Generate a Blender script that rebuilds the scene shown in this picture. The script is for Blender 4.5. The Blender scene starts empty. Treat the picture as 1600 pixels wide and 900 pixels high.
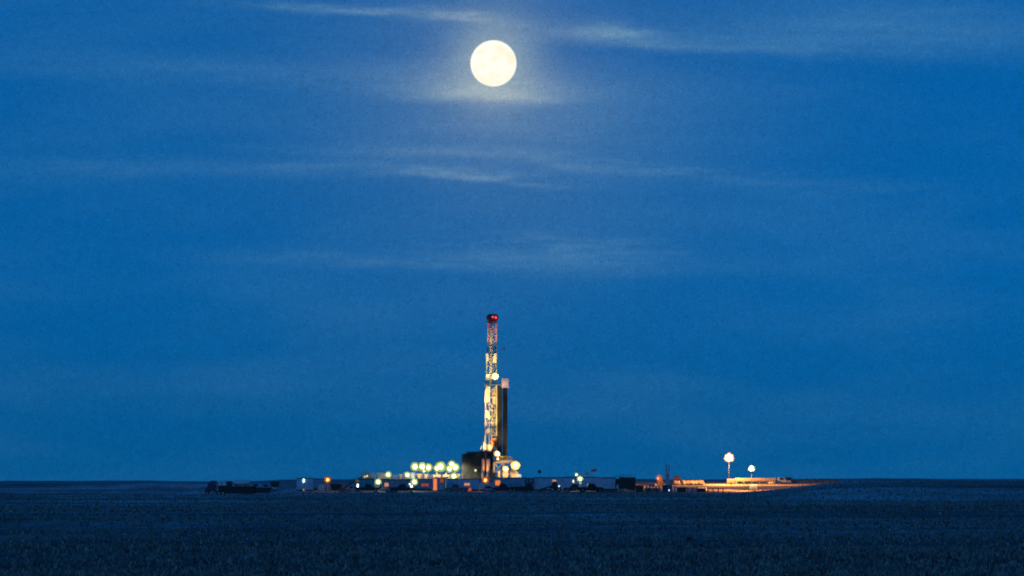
import bpy, bmesh, math, random
from mathutils import Vector, Matrix, noise as mnoise

random.seed(7)
R = math.radians
C = bpy.context.scene.collection
SC = bpy.context.scene

# ------------------------------------------------------------------ camera, sky, sun, exposure
F = 7945.0          # focal length in photo pixels (photo 1600 wide)
EYE = 747.0         # row of the eye level
HC = 4.3            # camera height over the pad, metres

cam_d = bpy.data.cameras.new('camera')
cam_d.sensor_width = 36.0
cam_d.lens = 36.0 * F / 1600.0
cam_d.shift_y = (EYE - 450.0) / 1600.0
cam_d.dof.use_dof = True            # hand-focused a little short: the far site is slightly soft
cam_d.dof.focus_distance = 300.0
cam_d.dof.aperture_fstop = 1.7
cam_d.clip_start = 1.0
cam_d.clip_end = 300000.0
cam = bpy.data.objects.new('camera', cam_d)
cam.location = (0, 0, HC)
cam.rotation_euler = (R(90), 0, 0)
C.objects.link(cam)
SC.camera = cam

SC.view_settings.view_transform = 'Standard'
SC.view_settings.look = 'None'
SC.view_settings.exposure = 0.0
SC.view_settings.gamma = 1.0
SC.view_settings.use_curve_mapping = False
SC.cycles.use_denoising = True
SC.cycles.use_adaptive_sampling = False
SC.cycles.max_bounces = 6
SC.cycles.transparent_max_bounces = 16
SC.cycles.sample_clamp_indirect = 2.0
SC.cycles.sample_clamp_direct = 8.0
SC.cycles.filter_width = 1.5

SUN_EL, SUN_ROT = 5.0, 200.0         # low sun behind the camera, dimmed to dusk
MOON_PX, MOON_PY, MOON_R = 771.0, 99.0, 36.0

world = bpy.data.worlds.new('World')
SC.world = world
world.use_nodes = True
nt = world.node_tree
for n in list(nt.nodes):
    nt.nodes.remove(n)

class NB:
    """tiny node-math helper"""
    def __init__(s, tree): s.t = tree
    def link(s, v, sock):
        if isinstance(v, (int, float)): sock.default_value = v
        elif isinstance(v, tuple): sock.default_value = v
        else: s.t.links.new(v, sock)
    def m(s, op, a, b=0.0, c=0.0, clamp=False):
        n = s.t.nodes.new('ShaderNodeMath'); n.operation = op; n.use_clamp = clamp
        s.link(a, n.inputs[0]); s.link(b, n.inputs[1])
        if len(n.inputs) > 2: s.link(c, n.inputs[2])
        return n.outputs[0]
    def noise(s, vec, scale, detail=2.0, rough=0.5):
        n = s.t.nodes.new('ShaderNodeTexNoise')
        n.inputs['Scale'].default_value = scale; n.inputs['Detail'].default_value = detail
        n.inputs['Roughness'].default_value = rough
        s.t.links.new(vec, n.inputs['Vector'])
        return n.outputs['Fac']
    def xyz(s, x, y, z):
        n = s.t.nodes.new('ShaderNodeCombineXYZ')
        for i, v in enumerate((x, y, z)): s.link(v, n.inputs[i])
        return n.outputs[0]
    def ramp(s, v, a, b, lo=0.0, hi=1.0, smooth=True):
        n = s.t.nodes.new('ShaderNodeMapRange'); n.interpolation_type = 'SMOOTHSTEP' if smooth else 'LINEAR'
        n.clamp = True
        s.link(v, n.inputs[0])
        for i, q in enumerate((a, b, lo, hi)): n.inputs[i + 1].default_value = q
        return n.outputs[0]
    def mix(s, f, a, b, mode='MIX'):
        n = s.t.nodes.new('ShaderNodeMix'); n.data_type = 'RGBA'; n.blend_type = mode; n.clamp_factor = True
        s.link(f, n.inputs[0])
        for v, i in ((a, 6), (b, 7)):
            if isinstance(v, tuple): n.inputs[i].default_value = (v[0], v[1], v[2], 1)
            else: s.t.links.new(v, n.inputs[i])
        return n.outputs[2]

W = NB(nt)
sky = nt.nodes.new('ShaderNodeTexSky')
sky.sky_type = 'NISHITA'
sky.sun_disc = False
sky.sun_elevation = R(SUN_EL)
sky.sun_rotation = R(SUN_ROT)
sky.altitude = 600
sky.air_density = 1.0
sky.dust_density = 0.6
sky.ozone_density = 6.0
tc = nt.nodes.new('ShaderNodeTexCoord')
sep = nt.nodes.new('ShaderNodeSeparateXYZ')
nt.links.new(tc.outputs['Generated'], sep.inputs[0])
# look the sky up a little higher: the node turns black towards the horizon at dusk
az = W.m('ARCTAN2', sep.outputs[0], sep.outputs[1])
el = W.m('ARCSINE', sep.outputs[2])
el2 = W.m('MULTIPLY_ADD', W.m('MAXIMUM', el, 0.0), 0.26, 0.085)
ch = W.m('COSINE', el2)
nt.links.new(W.xyz(W.m('MULTIPLY', W.m('SINE', az), ch), W.m('MULTIPLY', W.m('COSINE', az), ch), W.m('SINE', el2)), sky.inputs['Vector'])
# sky angles in thousandths of the focal length (u to the right of north, v above the horizon)
u = W.m('MULTIPLY', az, F / 1000.0)
v = W.m('MULTIPLY', el, F / 1000.0)
SKY_TINT = (0.034, 0.69, 1.10)
SKY_GAIN = 0.096
base = W.mix(1.0, sky.outputs[0], tuple(c * SKY_GAIN for c in SKY_TINT), 'MULTIPLY')

shade = W.ramp(v, -0.02, 0.36, 0.86, 1.03)          # the earth's shadow low opposite the sunset
base = W.mix(1.0, base, W.xyz(shade, shade, shade), 'MULTIPLY')
uvs = W.xyz(W.m('MULTIPLY', u, 1.0), W.m('MULTIPLY', v, 9.0), 0.0)
uvs2 = W.xyz(W.m('MULTIPLY', u, 1.0), W.m('MULTIPLY', v, 5.0), 3.7)
n_warp = W.noise(W.xyz(W.m('MULTIPLY', u, 1.0), W.m('MULTIPLY', v, 3.0), 1.3), 9.0, 4.0)
n_str = W.noise(uvs, 5.0, 7.0, 0.62)
n_fine = W.noise(uvs2, 26.0, 6.0, 0.65)
n_big = W.noise(W.xyz(u, W.m('MULTIPLY', v, 4.0), 8.1), 2.2, 3.0)
tex = W.m('MULTIPLY', W.ramp(n_str, 0.33, 0.68), W.ramp(n_fine, 0.2, 0.75, 0.35, 1.0))
vw = W.m('ADD', v, W.m('MULTIPLY', W.m('SUBTRACT', n_warp, 0.5), 0.022))

def streak(px, py, sx, sy_up, sy_dn, tilt, amp, smooth=0.0):
    """a thin cirrus streak: centre and size in sky angle, softer above than below, broken by the noise"""
    u0, v0 = (px - 800.0) / 1000.0, (EYE - py) / 1000.0
    du = W.m('SUBTRACT', u, u0)
    dv = W.m('SUBTRACT', vw, W.m('MULTIPLY_ADD', du, tilt, v0))
    a = W.m('DIVIDE', du, sx / 1000.0)
    up = W.m('DIVIDE', W.m('MAXIMUM', dv, 0.0), sy_up / 1000.0)
    dn = W.m('DIVIDE', W.m('MINIMUM', dv, 0.0), sy_dn / 1000.0)
    q = W.m('ADD', W.m('MULTIPLY', a, a), W.m('ADD', W.m('MULTIPLY', up, up), W.m('MULTIPLY', dn, dn)))
    g = W.m('MULTIPLY', W.m('EXPONENT', W.m('MULTIPLY', q, -1.0)), amp)
    t = tex if smooth <= 0 else W.m('MULTIPLY_ADD', tex, 1.0 - smooth, smooth)
    return W.m('MULTIPLY', g, t)

STREAKS = [
    # px, py, sx, up, down, tilt, amp, smooth
    (560, 20, 210, 9, 7, -0.05, 0.62, 0.15),
    (715, 27, 60, 10, 8, -0.14, 0.55, 0.25),
    (950, 56, 90, 16, 14, -0.10, 0.62, 0.45),
    (1130, 76, 240, 22, 9, -0.055, 0.34, 0.4),
    (1420, 50, 260, 44, 36, -0.03, 0.30, 0.6),
    (765, 150, 120, 24, 11, -0.02, 1.0, 0.65),
    (480, 115, 420, 26, 22, -0.02, 0.20, 0.5),
    (660, 268, 170, 10, 9, -0.05, 0.42, 0.1),
    (770, 284, 110, 7, 5, -0.08, 0.42, 0.1),
    (940, 262, 160, 14, 9, -0.08, 0.26, 0.05),
    (650, 236, 190, 9, 9, -0.02, 0.30, 0.3),
    (300, 264, 330, 13, 13, 0.0, 0.22, 0.3),
    (880, 385, 170, 16, 16, -0.03, 0.40, 0.06),
    (760, 412, 330, 16, 12, -0.02, 0.30, 0.3),
    (1200, 285, 260, 18, 18, -0.06, 0.12, 0.2),
    (820, 200, 330, 60, 70, 0.0, 0.22, 0.7),
]
cloud = None
for s in STREAKS:
    k = streak(*s)
    cloud = k if cloud is None else W.m('ADD', cloud, k)
cloud = W.m('ADD', cloud, W.m('MULTIPLY', W.ramp(n_big, 0.35, 0.75), 0.07))
cloud = W.m('MINIMUM', cloud, 0.85)
# moonlight scattered by the thin cloud round the moon
mu, mv = (MOON_PX - 800) / 1000.0, (EYE - MOON_PY) / 1000.0
ddu = W.m('SUBTRACT', u, mu); ddv = W.m('SUBTRACT', v, mv)
dist = W.m('SQRT', W.m('ADD', W.m('MULTIPLY', ddu, ddu), W.m('MULTIPLY', W.m('MULTIPLY', ddv, ddv), 1.0)))
corona = W.m('ADD', W.m('MULTIPLY', W.m('EXPONENT', W.m('MULTIPLY', W.m('POWER', W.m('DIVIDE', dist, 0.062), 2.0), -1.0)), 0.52),
             W.m('MULTIPLY', W.m('EXPONENT', W.m('DIVIDE', dist, -0.15)), 0.16))
near = W.m('EXPONENT', W.m('DIVIDE', dist, -0.13))
CLOUD_BLUE = (0.17, 0.44, 0.58)
CLOUD_MOON = (0.72, 0.68, 0.58)
cloudcol = W.mix(near, CLOUD_BLUE, CLOUD_MOON)
c1 = W.mix(W.m('MULTIPLY', cloud, 0.62), base, cloudcol)
c2 = W.mix(corona, c1, (0.42, 0.53, 0.50))
# fine grain multiplied into the sky colour, like camera noise
n_mot = W.noise(tc.outputs['Generated'], 4200.0, 1.0, 0.7)
mot = W.ramp(n_mot, 0.2, 0.8, 0.72, 1.28, smooth=False)
n_mot2 = W.noise(tc.outputs['Generated'], 700.0, 2.0, 0.6)
mot2 = W.ramp(n_mot2, 0.25, 0.75, 0.94, 1.06, smooth=False)
mm = W.m('MULTIPLY', mot, mot2)
c3 = W.mix(1.0, c2, W.xyz(mm, mm, mm), 'MULTIPLY')
bg = nt.nodes.new('ShaderNodeBackground')
nt.links.new(c3, bg.inputs[0])
bg.inputs['Strength'].default_value = 1.0
wo = nt.nodes.new('ShaderNodeOutputWorld')
nt.links.new(bg.outputs[0], wo.inputs[0])

sun_d = bpy.data.lights.new('afterglow', 'SUN')
sun_d.energy = 0.035
sun_d.angle = R(14)
sun_d.color = (1.0, 0.80, 0.66)
sun_o = bpy.data.objects.new('afterglow', sun_d)
sun_o.rotation_euler = (R(90 - 4), 0, R(180 - SUN_ROT + 180 + 180))
# light travels towards +Y (away from the camera) and slightly down
sun_o.rotation_euler = Vector((0.34, 0.92, -0.20)).to_track_quat('-Z', 'Y').to_euler()
C.objects.link(sun_o)

# ------------------------------------------------------------------ geometry helpers
class MB:
    """collects simple shapes and links them as ONE mesh object"""
    def __init__(s): s.v = []; s.f = []
    def add(s, vs, fs):
        o = len(s.v); s.v += [tuple(p) for p in vs]; s.f += [tuple(i + o for i in f) for f in fs]; return s
    def box(s, x0, x1, y0, y1, z0, z1):
        return s.add([(x0, y0, z0), (x1, y0, z0), (x1, y1, z0), (x0, y1, z0), (x0, y0, z1), (x1, y0, z1), (x1, y1, z1), (x0, y1, z1)],
                     [(0, 3, 2, 1), (4, 5, 6, 7), (0, 1, 5, 4), (1, 2, 6, 5), (2, 3, 7, 6), (3, 0, 4, 7)])
    def cbox(s, x0, x1, y0, y1, z0, z1, b=0.06):
        """box with its vertical edges and top edge chamfered"""
        def ring(i, z): return [(x0 + i + b, y0 + i, z), (x1 - i - b, y0 + i, z), (x1 - i, y0 + i + b, z), (x1 - i, y1 - i - b, z),
                                (x1 - i - b, y1 - i, z), (x0 + i + b, y1 - i, z), (x0 + i, y1 - i - b, z), (x0 + i, y0 + i + b, z)]
        return s.loft([ring(0, z0), ring(0, z1 - b), ring(b, z1)])
    def loft(s, rings, cap=True):
        n = len(rings[0]); vs = [p for r in rings for p in r]; fs = []
        for k in range(len(rings) - 1):
            for i in range(n):
                j = (i + 1) % n
                fs.append((k * n + i, k * n + j, (k + 1) * n + j, (k + 1) * n + i))
        if cap:
            fs.append(tuple(range(n - 1, -1, -1))); fs.append(tuple(range((len(rings) - 1) * n, len(rings) * n)))
        return s.add(vs, fs)
    def tube(s, p, q, r, n=8, r2=None):
        p, q = Vector(p), Vector(q); r2 = r if r2 is None else r2
        d = (q - p).normalized(); a = d.orthogonal().normalized(); b = d.cross(a)
        rg = lambda c, rr: [c + a * (rr * math.cos(2 * math.pi * i / n)) + b * (rr * math.sin(2 * math.pi * i / n)) for i in range(n)]
        return s.loft([rg(p, r), rg(q, r2)])
    def bar(s, p, q, w, h=None):
        p, q = Vector(p), Vector(q); h = h or w
        d = (q - p).normalized()
        up = Vector((0, 0, 1)) if abs(d.z) < 0.95 else Vector((0, 1, 0))
        a = d.cross(up).normalized() * (w / 2); b = a.cross(d).normalized() * (h / 2)
        rg = lambda c: [c - a - b, c + a - b, c + a + b, c - a + b]
        return s.loft([rg(p), rg(q)])
    def prism(s, prof, y0, y1):
        """profile in x-z pulled along y"""
        return s.loft([[(x, y0, z) for x, z in prof], [(x, y1, z) for x, z in prof]])
    def ball(s, c, r, n=10, m=6, sz=1.0):
        c = Vector(c); rings = []
        for k in range(m + 1):
            t = math.pi * (k + 0.02) / (m + 0.04) - math.pi / 2
            rings.append([(c.x + r * math.cos(t) * math.cos(2 * math.pi * i / n), c.y + r * math.cos(t) * math.sin(2 * math.pi * i / n), c.z + r * sz * math.sin(t)) for i in range(n)])
        return s.loft(rings)
    def build(s, name, mat, parent=None, loc=None, rotz=0.0, smooth=False):
        me = bpy.data.meshes.new(name); me.from_pydata(s.v, [], s.f); me.validate()
        bm = bmesh.new(); bm.from_mesh(me); bmesh.ops.recalc_face_normals(bm, faces=bm.faces); bm.to_mesh(me); bm.free()
        me.materials.append(mat)
        if smooth:
            for p in me.polygons: p.use_smooth = True
        o = bpy.data.objects.new(name, me); C.objects.link(o)
        if parent is not None: o.parent = parent
        if loc is not None: o.location = loc
        o.rotation_euler = (0, 0, rotz)
        return o

def tag(o, label=None, cat=None, group=None, kind=None):
    if label: o['label'] = label
    if cat: o['category'] = cat
    if group: o['group'] = group
    if kind: o['kind'] = kind
    return o

def thing(name, label, cat, loc, rotz=0.0, group=None):
    o = bpy.data.objects.new(name, None); C.objects.link(o)
    o.empty_display_size = 0.5
    o.location = loc; o.rotation_euler = (0, 0, rotz)
    return tag(o, label, cat, group)

def kids(o): return [c for c in bpy.data.objects if c.parent is o]

def copy_tree(o, parent=None):
    c = o.copy(); C.objects.link(c)
    if parent is not None: c.parent = parent
    for ch in kids(o): copy_tree(ch, c)
    return c

# ------------------------------------------------------------------ materials
MATS = {}
def mat(name, col, rough=0.6, metal=0.0, var=0.18, scale=1.5, dark=None, bump=0.0, stretch=(1, 1, 1)):
    if name in MATS: return MATS[name]
    m = bpy.data.materials.new(name); m.use_nodes = True
    t = m.node_tree; b = t.nodes['Principled BSDF']; N = NB(t)
    tcn = t.nodes.new('ShaderNodeTexCoord'); mp = t.nodes.new('ShaderNodeMapping')
    mp.inputs['Scale'].default_value = stretch
    t.links.new(tcn.outputs['Object'], mp.inputs[0])
    f = N.noise(mp.outputs[0], scale, 5.0, 0.6)
    d = dark or tuple(c * (1 - 2.2 * var) for c in col)
    l = tuple(min(1, c * (1 + var)) for c in col)
    t.links.new(N.mix(N.ramp(f, 0.3, 0.7), d, l), b.inputs['Base Color'])
    b.inputs['Roughness'].default_value = rough
    b.inputs['Metallic'].default_value = metal
    if bump:
        bn = t.nodes.new('ShaderNodeBump'); bn.inputs['Strength'].default_value = bump; bn.inputs['Distance'].default_value = 0.05
        t.links.new(f, bn.inputs['Height']); t.links.new(bn.outputs[0], b.inputs['Normal'])
    MATS[name] = m
    return m

def glow(name, col, strength):
    if name in MATS: return MATS[name]
    m = bpy.data.materials.new(name); m.use_nodes = True
    b = m.node_tree.nodes['Principled BSDF']
    b.inputs['Base Color'].default_value = (0.03, 0.03, 0.03, 1)
    b.inputs['Emission Color'].default_value = (*col, 1)
    b.inputs['Emission Strength'].default_value = strength
    m.cycles.emission_sampling = 'NONE'
    MATS[name] = m
    return m

white = mat('white_enamel', (0.62, 0.63, 0.62), 0.5)
dishmat = mat('green_halo_dish', (0.46, 0.52, 0.22), 0.6, var=.08)  # dish tint imitates the lamp's halo, as in the two below
dish_amber = mat('amber_halo_dish', (0.50, 0.35, 0.14), 0.6, var=.08)
dish_orange = mat('orange_halo_dish', (0.80, 0.26, 0.06), 0.6, var=.08)
offwhite = mat('pale_cladding', (0.45, 0.60, 0.72), 0.55, var=0.12, scale=0.8)  # dusk blue put into the pale cladding's colour
greyclad = mat('grey_cladding', (0.27, 0.38, 0.47), 0.6, var=0.15, scale=0.8)  # grey walls, with the dusk blue put into the colour too
tealclad = mat('teal_cladding', (0.14, 0.38, 0.42), 0.6, var=0.15)
roofmat = mat('dark_roofing', (0.035, 0.037, 0.04), 0.8)
steel = mat('painted_steel', (0.17, 0.18, 0.19), 0.55, 0.2)
darksteel = mat('dark_steel', (0.045, 0.047, 0.05), 0.55, 0.3)
black = mat('black_rubber', (0.015, 0.015, 0.016), 0.85)
galv = mat('galvanised', (0.42, 0.43, 0.43), 0.45, 0.6)
glass = mat('dark_glass', (0.02, 0.025, 0.03), 0.08, 0.0, var=0.05)
redpaint = mat('red_oxide_paint', (0.55, 0.10, 0.06), 0.5)
mastwhite = mat('mast_white_paint', (0.50, 0.42, 0.25), 0.5, var=0.14, scale=0.6)
mastgrey = mat('mast_dark_grey', (0.10, 0.11, 0.13), 0.55)  # on the upper section this dark tone stands in for an unlit stretch
orangepaint = mat('orange_paint', (0.55, 0.16, 0.03), 0.5)
redbox = mat('faded_red_paint', (0.55, 0.12, 0.07), 0.6)
tanpaint = mat('tan_paint', (0.42, 0.32, 0.20), 0.55)
yellowp = mat('yellow_paint', (0.60, 0.38, 0.05), 0.5)
bluepaint = mat('blue_paint', (0.05, 0.10, 0.22), 0.35)
palecar = mat('pale_car_paint', (0.42, 0.45, 0.48), 0.3)
darkcar = mat('dark_car_paint', (0.02, 0.02, 0.025), 0.35)
pipemat = mat('drill_pipe_steel', (0.018, 0.018, 0.019), 0.6, 0.1, var=0.25, scale=0.4)
casingmat = mat('casing_pipe_steel', (0.30, 0.23, 0.16), 0.6, 0.1)
plastic = mat('white_plastic', (0.68, 0.69, 0.68), 0.5, var=0.08)
clothred = mat('red_flag_cloth', (0.85, 0.22, 0.22), 0.8)
clothwhite = mat('white_flag_cloth', (0.75, 0.72, 0.72), 0.8)
dirt = mat('dirt_heap', (0.25, 0.17, 0.10), 0.95, var=0.25, scale=0.9, bump=0.5)

g_green = glow('lamp_metal_halide', (0.90, 1.0, 0.58), 13)
g_green_s = glow('lamp_small_halide', (0.85, 1.0, 0.70), 5)
g_warm = glow('lamp_warm_white', (1.0, 0.84, 0.50), 13)
g_sodium = glow('lamp_sodium', (1.0, 0.42, 0.10), 9)
g_tower = glow('lamp_tower_sodium', (1.0, 0.80, 0.48), 13)
g_tube = glow('lamp_fluorescent', (0.72, 1.0, 0.86), 5)
g_red = glow('lamp_red_beacon', (1.0, 0.05, 0.07), 2.2)
g_window = glow('lit_window_orange', (1.0, 0.27, 0.06), 0.85)
g_window2 = glow('lit_window_amber', (1.0, 0.36, 0.16), 0.75)
g_windim = glow('lit_window_dim', (0.9, 0.20, 0.10), 0.28)
g_door = glow('lit_doorway', (1.0, 0.24, 0.07), 0.9)

# ------------------------------------------------------------------ ground
def sm(t):
    t = max(0.0, min(1.0, t)); return t * t * (3 - 2 * t)
def interp(x, xs, ys):
    if x <= xs[0]: return ys[0]
    for i in range(1, len(xs)):
        if x <= xs[i]:
            t = (x - xs[i - 1]) / (xs[i] - xs[i - 1]); return ys[i - 1] + t * (ys[i] - ys[i - 1])
    return ys[-1]

def ground_rq(r, q):
    L = 1 - sm((q - 370) / 110)
    top = HC - 0.34
    z = interp(r, [0, 1478, 1560, 1625, 1665, 2000, 2600, 4000, 10000, 80000],
               [0, 0, 1.55, 2.85, 3.15, 3.4, top, 1.0, -14, -300])
    z -= L * (0.65 + 0.45 * sm((r - 1600) / 900)) * sm((r - 1200) / 250)
    cs = interp(q, [1080, 1150, 1200, 1250, 1300, 1380, 1800], [0, 0.12, 0.75, 1.75, 2.95, 3.25, 3.35])
    sw = cs * sm((r - 860) / 590) if r < 2600 else 0
    h = 0.35
    if r < 2600 and cs > 0: # soft maximum
        dlt = z - sw
        z = max(z, sw) + (0.25 * h * (1 - abs(dlt) / h) ** 2 if abs(dlt) < h else 0) * min(1, cs)
    z += 2.55 * (1 - sm((r - 8) / 120)) if r < 130 else 0
    a = sm((r - 150) / 120) * (1 - sm((r - 1250) / 180))
    if a > 0:
        p = (q - 800) / F * r
        z += a * 0.15 * (math.sin(r / 33 + 1.3 * math.sin(p / 41)) + 0.7 * math.sin(r / 13.7 + p / 29.0) + 0.5 * math.sin(r / 71 - p / 55.0))
    if r > 2200: z += 0.22 * math.sin(q / 97.0) + 0.10 * math.sin(q / 31.0 + 1.0) + 0.07 * math.sin(q / 11.3)
    return z

def ground(x, y):
    r = math.hypot(x, y); q = 800 + F * math.atan2(x, y)
    return ground_rq(r, max(-400, min(2000, q)))

QS = [-400 + 8 * i for i in range(301)]
ANG = [(q - 800) / F for q in QS]
a0 = ANG[-1]; extra = []
k = 0.004
a = a0
while a < math.pi - 0.06:
    a += k; k = min(k * 1.35, 0.12); extra.append(a)
extra = [x for x in extra if x < math.pi - 0.02]
ANGLES = [-x for x in reversed(extra)] + ANG + extra
RS = [2, 6, 12, 20, 30, 45, 60, 75, 90, 105, 120, 135, 150]
r = 150.0
while r < 1440: r *= 1.018; RS.append(r)
RS += [RS[-1] + 4 * (i + 1) for i in range(int((1690 - RS[-1]) / 4))]
r = RS[-1]
while r < 80000: r *= 1.035 if r < 4000 else 1.25; RS.append(r)

def polar_sheet(name, mt, lift=0.0, keep=None):
    vs, idx, fs = [], {}, []
    def vid(i, j):
        if (i, j) not in idx:
            rr, an = RS[i], ANGLES[j]
            q = max(-400, min(2000, 800 + F * an))
            idx[(i, j)] = len(vs); vs.append((rr * math.sin(an), rr * math.cos(an), ground_rq(rr, q) + lift))
        return idx[(i, j)]
    nA = len(ANGLES)
    closed = keep is None
    for i in range(len(RS) - 1):
        for j in range(nA if closed else nA - 1):
            j2 = (j + 1) % nA
            if keep and not keep(RS[i], 800 + F * ANGLES[j]): continue
            fs.append((vid(i, j), vid(i, j2), vid(i + 1, j2), vid(i + 1, j)))
    me = bpy.data.meshes.new(name); me.from_pydata(vs, [], fs)
    bm = bmesh.new(); bm.from_mesh(me)
    if closed:
        bmesh.ops.contextual_create(bm, geom=[e for e in bm.edges if e.is_boundary and e.verts[0].co.length < 20])
    bmesh.ops.recalc_face_normals(bm, faces=bm.faces)
    bm.to_mesh(me); bm.free()
    if me.polygons[len(me.polygons) // 2].normal.z < 0: me.flip_normals()
    me.materials.append(mt)
    for p in me.polygons: p.use_smooth = True
    o = bpy.data.objects.new(name, me); C.objects.link(o)
    return o

def field_material():
    m = bpy.data.materials.new('prairie_grass_ground'); m.use_nodes = True
    t = m.node_tree; b = t.nodes['Principled BSDF']; N = NB(t)
    tcn = t.nodes.new('ShaderNodeTexCoord'); sp = t.nodes.new('ShaderNodeSeparateXYZ')
    t.links.new(tcn.outputs['Object'], sp.inputs[0])
    X_, Y_ = sp.outputs[0], sp.outputs[1]
    far = N.xyz(X_, N.m('MULTIPLY', Y_, 0.14), 0.0)
    patch = N.noise(far, 0.018, 6.0, 0.62)
    speck = N.noise(N.xyz(X_, N.m('MULTIPLY', Y_, 0.03), 2.0), 2.6, 3.0, 0.75)
    speck2 = N.noise(N.xyz(X_, N.m('MULTIPLY', Y_, 0.05), 5.0), 0.7, 4.0, 0.7)
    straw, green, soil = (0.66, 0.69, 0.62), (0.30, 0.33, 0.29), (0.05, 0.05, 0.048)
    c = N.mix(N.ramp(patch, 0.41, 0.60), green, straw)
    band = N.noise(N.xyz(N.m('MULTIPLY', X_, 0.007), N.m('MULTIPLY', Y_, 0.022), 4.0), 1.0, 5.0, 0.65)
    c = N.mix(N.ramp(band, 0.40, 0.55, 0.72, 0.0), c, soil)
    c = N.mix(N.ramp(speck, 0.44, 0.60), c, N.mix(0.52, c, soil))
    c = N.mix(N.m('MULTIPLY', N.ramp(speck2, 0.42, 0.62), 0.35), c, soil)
    # field colour darkens towards the viewer, a dim falloff painted in
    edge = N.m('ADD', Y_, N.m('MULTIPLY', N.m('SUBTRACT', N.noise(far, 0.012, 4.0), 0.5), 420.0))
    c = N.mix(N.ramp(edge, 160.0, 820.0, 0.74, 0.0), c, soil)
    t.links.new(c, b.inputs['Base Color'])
    b.inputs['Roughness'].default_value = 0.95
    b.inputs['Specular IOR Level'].default_value = 0.15
    bn = t.nodes.new('ShaderNodeBump'); bn.inputs['Strength'].default_value = 0.6; bn.inputs['Distance'].default_value = 0.12
    t.links.new(N.noise(tcn.outputs['Object'], 1.4, 4.0, 0.7), bn.inputs['Height']); t.links.new(bn.outputs[0], b.inputs['Normal'])
    return m
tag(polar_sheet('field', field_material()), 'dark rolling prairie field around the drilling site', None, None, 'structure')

def pad_keep(r, q):
    e = 22 * mnoise.noise(Vector((q / 40.0, r / 30.0, 0.3)))
    if not (462 + e < q < 1300 + e): return False
    near = 1486 + 5 * mnoise.noise(Vector((q / 30.0, 1.0, 0.0)))
    if q > 1100: near = 1478
    return near < r < interp(q, [480, 1000, 1300], [1570, 1655, 1665]) + e * 0.4
def pad_material():
    m = bpy.data.materials.new('gravel_pad_dirt'); m.use_nodes = True
    t = m.node_tree; b = t.nodes['Principled BSDF']; N = NB(t)
    tcn = t.nodes.new('ShaderNodeTexCoord'); sp = t.nodes.new('ShaderNodeSeparateXYZ')
    t.links.new(tcn.outputs['Object'], sp.inputs[0])
    f = N.noise(N.xyz(sp.outputs[0], N.m('MULTIPLY', sp.outputs[1], 0.8), 0.0), 0.09, 5.0, 0.6)
    g = N.noise(tcn.outputs['Object'], 2.0, 4.0, 0.7)
    c = N.mix(N.ramp(f, 0.38, 0.62), (0.25, 0.175, 0.105), (0.36, 0.265, 0.165))
    c = N.mix(N.m('MULTIPLY', N.ramp(g, 0.5, 0.75), 0.5), c, (0.14, 0.10, 0.07))
    t.links.new(c, b.inputs['Base Color']); b.inputs['Roughness'].default_value = 0.95
    return m
tag(polar_sheet('gravel_pad', pad_material(), 0.06, pad_keep), 'graded gravel yard of the drilling site', None, None, 'structure')

def X(px, d): return (px - 800.0) * d / F
def Z(py, d): return HC + (EYE - py) * d / F
def S(d): return d / F
def put(px, d, dz=0.0):
    x = X(px, d); return (x, d, ground(x, d) + dz)

# low stubble tufts over the field
def stubble():
    vs, fs = [], []
    rnd = random.Random(3)
    for _ in range(52000):
        q = rnd.uniform(-40, 1640)
        py = rnd.uniform(768, 915) if rnd.random() < 0.7 else rnd.uniform(768, 800)
        rr = HC * F / max(py - EYE, 18)
        if rr > 1470 or rr < 190: continue
        an = (q - 800) / F
        x, y = rr * math.sin(an), rr * math.cos(an)
        z = ground_rq(rr, q) - 0.02
        h = rnd.uniform(0.05, 0.24) * (1 + rr / 900.0)
        w = rnd.uniform(0.03, 0.10) * (1 + rr / 900.0)
        for k in range(2):
            th = rnd.uniform(0, math.pi); cx, sy = math.cos(th) * w, math.sin(th) * w
            o = len(vs)
            lx, ly = rnd.uniform(-.5, .5) * h, rnd.uniform(-.5, .5) * h
            vs += [(x - cx, y - sy, z), (x + cx, y + sy, z), (x + lx, y + ly, z + h)]
            fs.append((o, o + 1, o + 2))
    me = bpy.data.meshes.new('stubble_grass'); me.from_pydata(vs, [], fs)
    me.materials.append(mat('stubble_blades', (0.30, 0.29, 0.24), 0.9, var=0.4, scale=0.6))
    o = bpy.data.objects.new('stubble_grass', me); C.objects.link(o)
    tag(o, 'short dry stubble and grass tufts over the dark field', 'grass', None, 'stuff')
stubble()

# dirt banks behind the yard
def bank(px0, px1, d, h, depth, label, seed, name='dirt_bank'):
    n = 40; rings = []
    for i in range(n + 1):
        t = i / n; px = px0 + (px1 - px0) * t; x = X(px, d); g = ground(x, d) - 0.1
        hh = h * (sm(t / 0.12) * sm((1 - t) / 0.12)) * (0.85 + 0.3 * mnoise.noise(Vector((i * 0.35, seed, 0)))) + 0.05
        rings.append([(x, d - depth / 2, g), (x, d - depth / 4, g + hh * .6), (x, d - depth * .06, g + hh), (x, d + depth * .08, g + hh * .97), (x, d + depth / 2, g)])
    o = MB().loft(rings).build(name, dirt, smooth=True)
    return tag(o, label, 'dirt bank', None, 'structure')
bank(985, 1036, 1560, 1.15, 7, 'orange lit dirt bank behind the stacked drums', 1.0)
bank(1044, 1104, 1585, 1.6, 9, 'orange lit dirt bank below the tall lamp tower', 4.0)
bank(1236, 1312, 1640, 1.3, 9, 'dark unlit earth bank at the far right of the yard', 7.0)

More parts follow.
